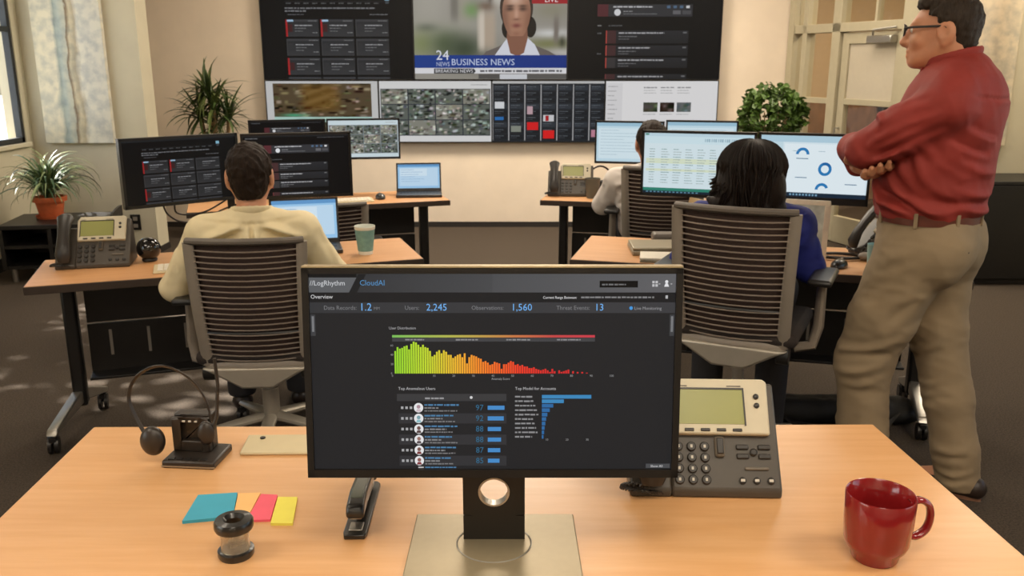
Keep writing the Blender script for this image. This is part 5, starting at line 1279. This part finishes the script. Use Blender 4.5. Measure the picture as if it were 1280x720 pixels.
FO = [  # long creases from the armpit down the flank to the belt
    ((-.20, .10, 1.275), (-.165, -.065, 1.09), -.016, .014, (-.02, .02, -.03)), ((-.20, .13, 1.265), (-.19, -.02, 1.06), .014, .016, (-.02, .03, -.02)), ((-.21, .05, 1.30), (-.15, -.085, 1.18), .012, .014, (-.02, 0, -.02)),
    ((-.19, .17, 1.20), (-.17, -.04, 1.065), .014, .015, (-.01, .02, -.03)), ((-.19, .20, 1.14), (-.19, .02, 1.062), -.012, .012, None), ((-.17, .22, 1.10), (-.20, .06, 1.065), .012, .013, None),
    # across the back
    ((-.19, -.03, 1.355), (-.02, -.115, 1.30), .008, .012, (0, -.02, .01)), ((-.20, -.02, 1.325), (-.05, -.11, 1.265), -.008, .010, (0, -.02, 0)), ((-.18, -.03, 1.24), (.02, -.12, 1.20), .008, .014, (0, -.02, 0)), ((-.17, -.05, 1.15), (.05, -.11, 1.13), .008, .014, (0, -.02, 0)), ((-.15, -.07, 1.095), (.08, -.10, 1.075), .012, .014, (0, -.02, 0)),
    # yoke seam
    ((-.225, -.02, 1.455), (.2, -.04, 1.445), -.005, .006, (0, -.075, -.01)),
    # sleeve: along the upper arm and bunched in the elbow and armpit
    ((-.255, -.02, 1.40), (-.292, .20, 1.285), .009, .011, (-.012, 0, .012)), ((-.245, -.03, 1.37), (-.285, .17, 1.25), -.009, .010, (-.01, 0, 0)), ((-.265, .02, 1.445), (-.275, .22, 1.335), -.007, .010, (-.012, 0, .02)), ((-.24, .06, 1.285), (-.275, .20, 1.225), .010, .011, None), ((-.285, .15, 1.33), (-.20, .275, 1.31), -.007, .009, (-.03, 0, 0)), ((-.285, .18, 1.29), (-.22, .285, 1.25), .008, .010, (-.03, 0, 0)), ((-.28, .15, 1.36), (-.23, .2, 1.40), .007, .010, None),
    # placket side and chest
    ((-.10, .245, 1.17), (-.16, .17, 1.06), .012, .014, None), ((-.04, .265, 1.15), (-.10, .235, 1.05), -.008, .012, None)]
for i, f in enumerate(FO):
    if 6 <= i <= 11: s.fold(f[0], f[1], f[2] * 1.3, f[3], bend=(0, 0, -.015), ign=1, lim=(-.19, .0))
    else: s.fold(f[0], f[1], f[2] * 1.35, f[3], bend=f[4], ign=0, lim=(-.34, -.08))
s.cap((0, .055, 1.50), (0, .075, 1.66), .064, .075, .01, sub=True); s.cutz(1.035)
link('shirt', s.mesh('shirt', M_red, 1), man)
s = SDF((-.13, -.08, 1.47), (.13, .2, 1.63), .0035)
nn = 24; ring = []
for k in range(nn + 1):
    a = 2 * math.pi * k / nn; ring.append((.074 * math.sin(a), .056 - .078 * math.cos(a), 1.562 + .024 * math.cos(a)))
for a, b in zip(ring, ring[1:]): s.cap(a, b, .0165, k=.004, flat=((a[0], a[1] - .056, -.02), .42))
for sx in (-1, 1): s.cap((sx * .03, .135, 1.535), (sx * .05, .145, 1.505), .016, .008, .008, flat=((0, 1, .4), .35))
link('shirt_collar', s.mesh('shirt_collar', M_red, 1), man)
# trousers
s = SDF((-.30, -.26, .0), (.30, .36, 1.08), .006)
s.ell((0, .075, 1.02), (.188, .157, .12), .02); s.ell((0, .065, .94), (.190, .158, .12), .06)
for sx in (-1, 1): s.ell((sx * .085, -.002, .925), (.098, .098, .12), .05)
s.path([(-.085, .085, .90), (-.10, .158, .67), (-.105, .205, .50), (-.10, .185, .24), (-.10, .165, .06)], [.130, .113, .098, .086, .086], .035)
s.path([(.085, .05, .88), (.095, .03, .62), (.10, -.035, .37), (.10, -.085, .17), (.10, -.105, .06)], [.118, .098, .084, .078, .080], .035)
s.wrinkle(.004, 26, 8, [(.2, .3, 1), (0, -.5, 1), (.4, .4, 1)]); s.wrinkle(.002, 70, 9, [(.2, .3, 1), (0, -.5, 1)])
for f in (((-.20, .06, .62), (-.13, .30, .55), .012, .013), ((-.19, .09, .565), (-.10, .29, .52), -.010, .011), ((-.19, .10, .53), (-.13, .30, .475), .012, .013), ((-.19, .12, .46), (-.12, .28, .43), .009, .012), ((-.18, .10, .40), (-.13, .27, .41), -.007, .012),
          ((-.185, .09, .20), (-.12, .27, .165), .012, .013), ((-.185, .10, .155), (-.1, .26, .135), -.010, .010), ((-.185, .09, .12), (-.11, .26, .10), .012, .012), ((-.18, .12, .08), (-.12, .25, .06), .010, .010),
          ((-.17, -.05, .86), (-.19, .12, .66), -.010, .014), ((-.16, -.07, .88), (-.20, .08, .75), .010, .015), ((-.15, -.06, .80), (-.17, .08, .60), .012, .014), ((-.2, .1, .93), (-.19, .2, .80), .008, .016), ((-.21, .02, .92), (-.20, .17, .84), -.006, .013),
          ((.02, -.04, .46), (.10, .07, .42), .010, .012), ((.02, -.09, .40), (.06, .06, .33), -.008, .011), ((.01, -.03, .62), (.05, .12, .52), .010, .013), ((.03, -.16, .22), (.05, -.02, .19), .010, .012), ((.02, -.15, .17), (.06, .0, .14), -.009, .010), ((.03, -.18, .13), (.05, -.03, .105), .012, .011), ((.03, -.17, .085), (.06, -.03, .07), .010, .010)): s.fold(f[0], f[1], f[2] * (.55 if f[0][2] < .5 else .8), f[3] * 1.1, bend=(0, 0, -.018 if f[2] > 0 else .012), ign=0, lim=(-.28, -.09) if f[0][0] < 0 else (.0, .11))
s.cap((-.165, .135, 1.01), (-.19, .075, .90), .006, .005, .006, sub=True)   # slanted pocket opening
s.cutz(.035); s.cutz(1.048, False)
link('trousers', s.mesh('trousers', M_khaki, 1), man)
el = lambda r_, n=48: [((.1875 + r_) * math.cos(2 * math.pi * k / n), .075 + (.158 + r_) * math.sin(2 * math.pi * k / n)) for k in range(n)]
b_ = MB(); o_, i_ = el(.007), el(-.004); n = 48
b_.add([(x, y, z) for z in (1.026, 1.062) for x, y in o_] + [(x, y, z) for z in (1.026, 1.062) for x, y in i_], [f for k in range(n) for f in ((k, (k + 1) % n, n + (k + 1) % n, n + k), (2 * n + (k + 1) % n, 2 * n + k, 3 * n + k, 3 * n + (k + 1) % n), (k, 2 * n + k, 2 * n + (k + 1) % n, (k + 1) % n), (n + k, n + (k + 1) % n, 3 * n + (k + 1) % n, 3 * n + k))])
bt = obj('belt', b_, M_leather, man)
for a in (R(188), R(232), R(275), R(140), R(320)):
    x, y = .1965 * math.cos(a), .075 + .167 * math.sin(a); obj('belt_loop', MB().box(-.006, .006, -.004, .004, 1.018, 1.068, Matrix.Translation((x, y, 0)) @ Matrix.Rotation(a + math.pi / 2, 4, 'Z')), M_khaki, bt, bevel=.001)
obj('buckle', MB().box(-.028, .028, .236, .246, 1.022, 1.066), M_metal, bt, bevel=.003)
obj('back_pocket', MB().tube([(-.135, -.075, .955), (-.08, -.099, .957)], .0022, 6), M_slack, man); obj('pocket_button', MB().sphere((-.108, -.0935, .945), .006, 10, 8), M_shoe, man)
for x, y0 in ((-.10, .165), (.10, -.105)):
    s = SDF((x - .08, y0 - .13, -.02), (x + .08, y0 + .24, .12), .005); s.cap((x, y0 - .06, .045), (x, y0 + .02, .05), .042, .044, .02); s.cap((x, y0, .045), (x, y0 + .17, .032), .044, .038, .02, flat=((0, 0, 1), .85)); s.cutz(.014)
    sh = link('shoe', s.mesh('shoe', M_shoe, 1), man)
    pts = [(x + .038 * math.cos(t) * (1 if math.sin(t) > 0 else .9), y0 + .055 + .142 * math.sin(t)) for t in [2 * math.pi * k / 28 for k in range(28)]]
    obj('sole', MB().prism(pts, 0, .017, 'z'), M_sole, sh)
gl = MB()
for sx in (-1, 1):
    cxx, cyy, czz = sx * .034, HC[1] + .118, HC[2] + .002
    gl.tube([(cxx + .024 * math.cos(a), cyy - .004 * abs(math.cos(a)), czz + .018 * math.sin(a)) for a in [2 * math.pi * k / 28 for k in range(28)]], .0024, 6, closed=True)
    gl.tube([(sx * .058, HC[1] + .114, HC[2] + .008), (sx * .078, HC[1] + .09, HC[2] + .01), (sx * .086, HC[1] - .005, HC[2] + .012), (sx * .086, HC[1] - .03, HC[2] - .006)], .0026, 6, squash=(1.4, .8))
gl.tube([(-.010, HC[1] + .119, HC[2] + .008), (.010, HC[1] + .119, HC[2] + .008)], .0022, 6)
gl.v = [tuple(HT.P(p)) for p in gl.v]; gs = obj('glasses', gl, M_dark, man)
for sx in (-1, 1):
    lm = MB().prism([(sx * .034 + .023 * math.cos(2 * math.pi * k / 24), HC[2] + .002 + .017 * math.sin(2 * math.pi * k / 24)) for k in range(24)], HC[1] + .1165, HC[1] + .118, 'y'); lm.v = [tuple(HT.P(p)) for p in lm.v]; obj('lens', lm, glass_material('lens_glass', (.96, .97, .96, 1), .3), gs)

# ---- seated people
def seated(label, loc, rz, sit, hc, skin, shirt_m, hair_m, hair='short', arms=((.31, .04, .70), (.15, .33, .775)), lean=0.0, lower=M_slack, seed=3, sw=1.0, shdz=0.0, knee=.40):
    t = thing('person', label, 'person', (loc[0], loc[1], 0), rz)
    zs = hc - .215 + shdz; zp = sit + .085; ty = -.055
    H = (0, ty + .035 + lean, hc)
    E = arms[0]; Wp = arms[1]; el = lambda sx: (sx * E[0], E[1], E[2]); wr = lambda sx: (sx * Wp[0], Wp[1], Wp[2]); sh = lambda sx: (sx * .185 * sw, ty + .01 + lean * .8, zs - .005)
    s = SDF((-.42, -.3, -.01), (.42, .58, hc + .16), .0065)
    head(s, H); s.cap((0, ty + .0 + lean * .8, zs + .02), (0, ty + .02 + lean, hc - .06), .060 * sw, .056 * sw, .03)
    s.ell((0, ty + lean * .6, (zs + zp) / 2 + .06), (.14, .10, (zs - zp) * .5), .05); s.ell((0, .0, zp), (.13, .11, .08), .05)
    for sx in (-1, 1):
        s.path([sh(sx), el(sx), wr(sx)], [.045, .038, .027], .02)
        w = Vector(wr(sx)); pl = w + Vector((-sx * .01, .055, -.005)); tips = [[pl + Vector((-sx * .02, -.01, .0)), pl + Vector((-sx * .045, .025, -.008)), pl + Vector((-sx * .05, .045, -.014))]]
        for k in range(4):
            bx = sx * (.024 - .016 * k); L = (.82, .96, 1, .88)[k]; tips.append([pl + Vector((bx, .012, 0)), pl + Vector((bx * 1.15, .04 * L + .012, .004)), pl + Vector((bx * 1.2, .07 * L + .01, -.010)), pl + Vector((bx * 1.2, .082 * L + .01, -.022))])
        hand(s, tuple(w), tuple(pl), [[tuple(p) for p in q] for q in tips], .0085)
        s.path([(sx * .09, .02, zp - .005), (sx * .13, knee, zp - .03), (sx * .13, knee, .09)], [.07, .055, .04], .03); s.cap((sx * .13, knee, .06), (sx * .135, knee + .12, .035), .036, .03, .03)
    link('body', s.mesh('body', skin, 1), t)
    s = SDF((-.42, -.3, sit - .02), (.42, .45, hc + .05), .0065)
    s.ell((0, ty + .02, zp + .03), (.175, .13, .11), .02); s.ell((0, ty + .01 + lean * .4, (zs * .45 + zp * .55)), (.172 * sw, .125, .17), .06); s.ell((0, ty + lean * .7, zs * .72 + zp * .28), (.190 * sw, .122, .16), .06)
    s.cap(tuple(Vector(sh(-1)) * 1.0), sh(1), .068 * sw, k=.05)
    for sx in (-1, 1):
        s.cap((0, ty + lean * .85, zs + .055), sh(sx), .058 * sw, .062 * sw, .05)
        s.path([sh(sx), el(sx)], [.072 * sw, .062 * sw], .03); a, b = Vector(el(sx)), Vector(wr(sx)); s.cap(tuple(a), tuple(a.lerp(b, .93)), .060 * sw, .040, .025)
    s.wrinkle(.0045, 30, seed, [(.4, .2, 1), (1, .3, .5), (-1, .2, .7)]); s.wrinkle(.002, 80, seed + 1)
    by = ty - .118 + lean * .6
    s.fold((-.014, by, zs + .055), (-.026, by - .01, zs - .34), .015, .009, ign=1, lim=(-.28, ty)); s.fold((.014, by, zs + .055), (.026, by - .01, zs - .34), .015, .009, ign=1, lim=(-.28, ty)); s.fold((0, by, zs + .055), (0, by - .01, zs - .34), -.018, .008, ign=1, lim=(-.28, ty))
    s.fold((-.21 * sw, ty - .05, zs + .060), (.21 * sw, ty - .05, zs + .060), -.008, .007, bend=(0, 0, -.02), ign=1, lim=(-.28, ty))
    for sx in (-1, 1):
        for (a_, b2, am, w_) in (((.03, -.005, .045), (.20, .045, -.02), .010, .013), ((.03, -.005, .02), (.19, .045, -.05), -.010, .011), ((.03, -.005, -.005), (.18, .045, -.085), .010, .012), ((.03, -.005, -.05), (.18, .04, -.13), -.010, .012), ((.03, -.008, -.09), (.17, .035, -.20), .011, .014), ((.05, -.008, -.16), (.16, .03, -.28), .010, .014)):
            s.fold((sx * a_[0], by + a_[1], zs + a_[2]), (sx * b2[0], by + b2[1], zs + b2[2]), am * 1.9, w_, ign=1, lim=(-.28, ty))
        S_, E_ = Vector(sh(sx)), Vector(el(sx))
        for k in range(4):
            o1 = Vector((sx * .055, -.045 + .02 * k, .02)); o2 = Vector((sx * .05, -.03 + .03 * k, -.01)); s.fold(tuple(S_.lerp(E_, .05 + .1 * k) + o1), tuple(S_.lerp(E_, .6 + .1 * k) + o2), .010 * (1 if k % 2 else -1), .012, ign=1, lim=(-.28, ty + .06))
    s.cap((0, ty + .005 + lean * .9, zs + .06), (0, ty + .02 + lean, zs + .16), .056 * sw, .064 * sw, .01, sub=True); s.cutz(sit + .005)
    link('shirt', s.mesh('shirt', shirt_m, 1), t)
    if hair != 'long':
        s = SDF((-.11, H[1] - .12, hc + shdz * 0 - .17 + (zs - hc + .215)), (.11, H[1] + .12, zs + .16), .004); zc = zs + .082
        ring = [(.070 * math.sin(2 * math.pi * k / 20), H[1] - .025 - .070 * math.cos(2 * math.pi * k / 20), zc + .012 * math.cos(2 * math.pi * k / 20)) for k in range(21)]
        for a, b in zip(ring, ring[1:]): s.cap(a, b, .016, k=.004, flat=((a[0], a[1] - H[1] + .025, -.02), .4))
        link('shirt_collar', s.mesh('shirt_collar', shirt_m, 1), t)
    s = SDF((-.28, -.22, .04), (.28, .55, sit + .25), .0075)
    s.ell((0, .0, zp), (.172, .14, .09), .03)
    for sx in (-1, 1): s.path([(sx * .09, .02, zp), (sx * .13, knee, zp - .025), (sx * .13, knee, .10)], [.088, .072, .062], .03)
    s.cutz(.08); link('trousers', s.mesh('trousers', lower, 1), t)
    for sx in (-1, 1):
        s = SDF((sx * .135 - .07, knee - .10, -.01), (sx * .135 + .07, knee + .22, .12), .006); s.cap((sx * .13, knee - .01, .05), (sx * .135, knee + .14, .036), .046, .038, .02); s.cutz(.0); link('shoe', s.mesh('shoe', M_shoe, 1), t)
    hx, hy, hz = H
    if hair == 'short':
        s = SDF((-.12, hy - .15, hz - .16), (.12, hy + .13, hz + .16), .0035)
        s.ell((0, hy - .016, hz + .034), (.0875, .1085, .0985), .01); s.ell((0, hy - .055, hz - .035), (.066, .055, .065), .03)
        s.cutbox((-.2, hy + .05, hz - .3), (.2, hy + .3, hz + .066), .012); s.cutbox((-.2, hy - .03, hz - .3), (.2, hy + .3, hz + .018), .012); s.plane((0, 0, hz - .085), (0, .0, -1))
        s.wrinkle(.006, 150, seed + 2, [(1, .3, .2), (.6, 1, .3), (1, -.4, .2)])
        for sx in (-1, 1): s.ell((sx * .083, hy - .006, hz - .014), (.018, .03, .038), .01, sub=True)
        link('hair', s.mesh('hair', hair_m, 1), t)
    else:
        s = SDF((-.26, hy - .22, hz - .34), (.24, hy + .15, hz + .18), .0045)
        s.ell((0, hy - .022, hz + .022), (.114, .124, .106), .02); s.ell((.0, hy - .072, hz - .045), (.124, .072, .11), .05)
        for (a, b, c_, r) in (((-.085, -.045, -.04), (-.108, -.06, -.115), (-.135, -.05, -.15), .036), ((-.13, -.05, -.145), (-.165, -.03, -.14), (-.185, -.01, -.115), .020), ((-.09, -.07, -.08), (-.125, -.085, -.10), (-.15, -.075, -.085), .017), ((.07, -.05, -.02), (.10, -.065, -.13), (.078, -.085, -.21), .040), ((.02, -.09, -.05), (.035, -.112, -.16), (.03, -.12, -.25), .050), ((-.05, -.08, -.05), (-.055, -.108, -.15), (-.05, -.12, -.23), .046), ((.1, -.04, -.1), (.125, -.05, -.15), (.118, -.06, -.19), .018), ((-.1, -.06, -.13), (-.12, -.08, -.18), (-.10, -.1, -.215), .026)):
            q = lambda p: (p[0], hy + p[1], hz + p[2]); s.path([q(a), q(b), q(c_)], [r, r * .95, r * .55], .022)
        s.fold((0, hy + .04, hz + .13), (.012, hy - .13, hz + .03), -.008, .008, bend=(0, -.01, .05))
        s.plane((0, hy + .052, hz + .06), (0, .86, -.5))
        s.wrinkle(.006, 75, 13, [(1, .2, .15), (1, -.5, .3), (.8, .6, .25)]); hr = link('hair', s.mesh('hair', hair_m, 1), t)
        rn = random.Random(31); mb = MB(); cx, cy, cz_ = 0, hy - .024, hz + .022; rx, ry, rz_ = .116, .127, .108
        for k in range(150):
            ph = R(rn.uniform(165, 375)); pts = []; rs = []; r0 = rn.uniform(.0055, .0105); pp = rn.uniform(0, 6.3); gl_ = rn.uniform(.985, 1.05); wa = rn.uniform(.004, .012); dn = rn.uniform(.10, .215)
            for i in range(17):
                u = i / 16
                if u < .5:
                    th = R(6 + 96 * u / .5 * .9); p = Vector((cx + rx * gl_ * math.sin(th) * math.cos(ph), cy + ry * gl_ * math.sin(th) * math.sin(ph), cz_ + rz_ * gl_ * math.cos(th)))
                    e = p.copy()
                else:
                    v = (u - .5) / .5; nx_, ny_ = math.cos(ph), math.sin(ph)
                    flip = .045 * v * v if nx_ < -.55 else -.018 * v; p = e + Vector((nx_ * (flip - .012 * v), min(0, ny_) * .01 * v, -dn * v + (.05 * v * v if nx_ < -.55 else 0)))
                w_ = wa * min(1, u * 1.6) * math.sin(7.5 * u + pp); p = p + Vector((-math.sin(ph) * w_, math.cos(ph) * w_, 0)); pts.append(p); rs.append(r0 * (1 - .75 * u ** 3) * min(1, .5 + 3 * u))
            mb.tube(pts, rs, 6, squash=(1.3, .7))
        st_ = obj('hair_strands', mb, hair_m, t, angle=80); st_['kind'] = 'stuff'
    return t
seated('seated man in a cream shirt with short dark hair seen from behind', (-1.02, 3.405), R(13), .47, 1.128, M_skin2, M_cream, M_hairbr, arms=((.315, .02, .69), (.15, .33, .775)), seed=3, sw=.97, shdz=.0)
seated('seated woman in a blue blouse with long dark hair seen from behind', (.895, 3.265), R(-16), .61, 1.14, M_skin3, M_blue, M_hairblk, 'long', arms=((.235, .03, .80), (.14, .34, .79)), lean=.03, seed=9, sw=.92, shdz=.045, knee=.19)
seated('seated man in a white shirt at the back right desk', (.795, 5.035), R(-8), .51, 1.108, M_skin3, M_white, M_hairbr, arms=((.27, .04, .74), (.14, .33, .775)), seed=15)
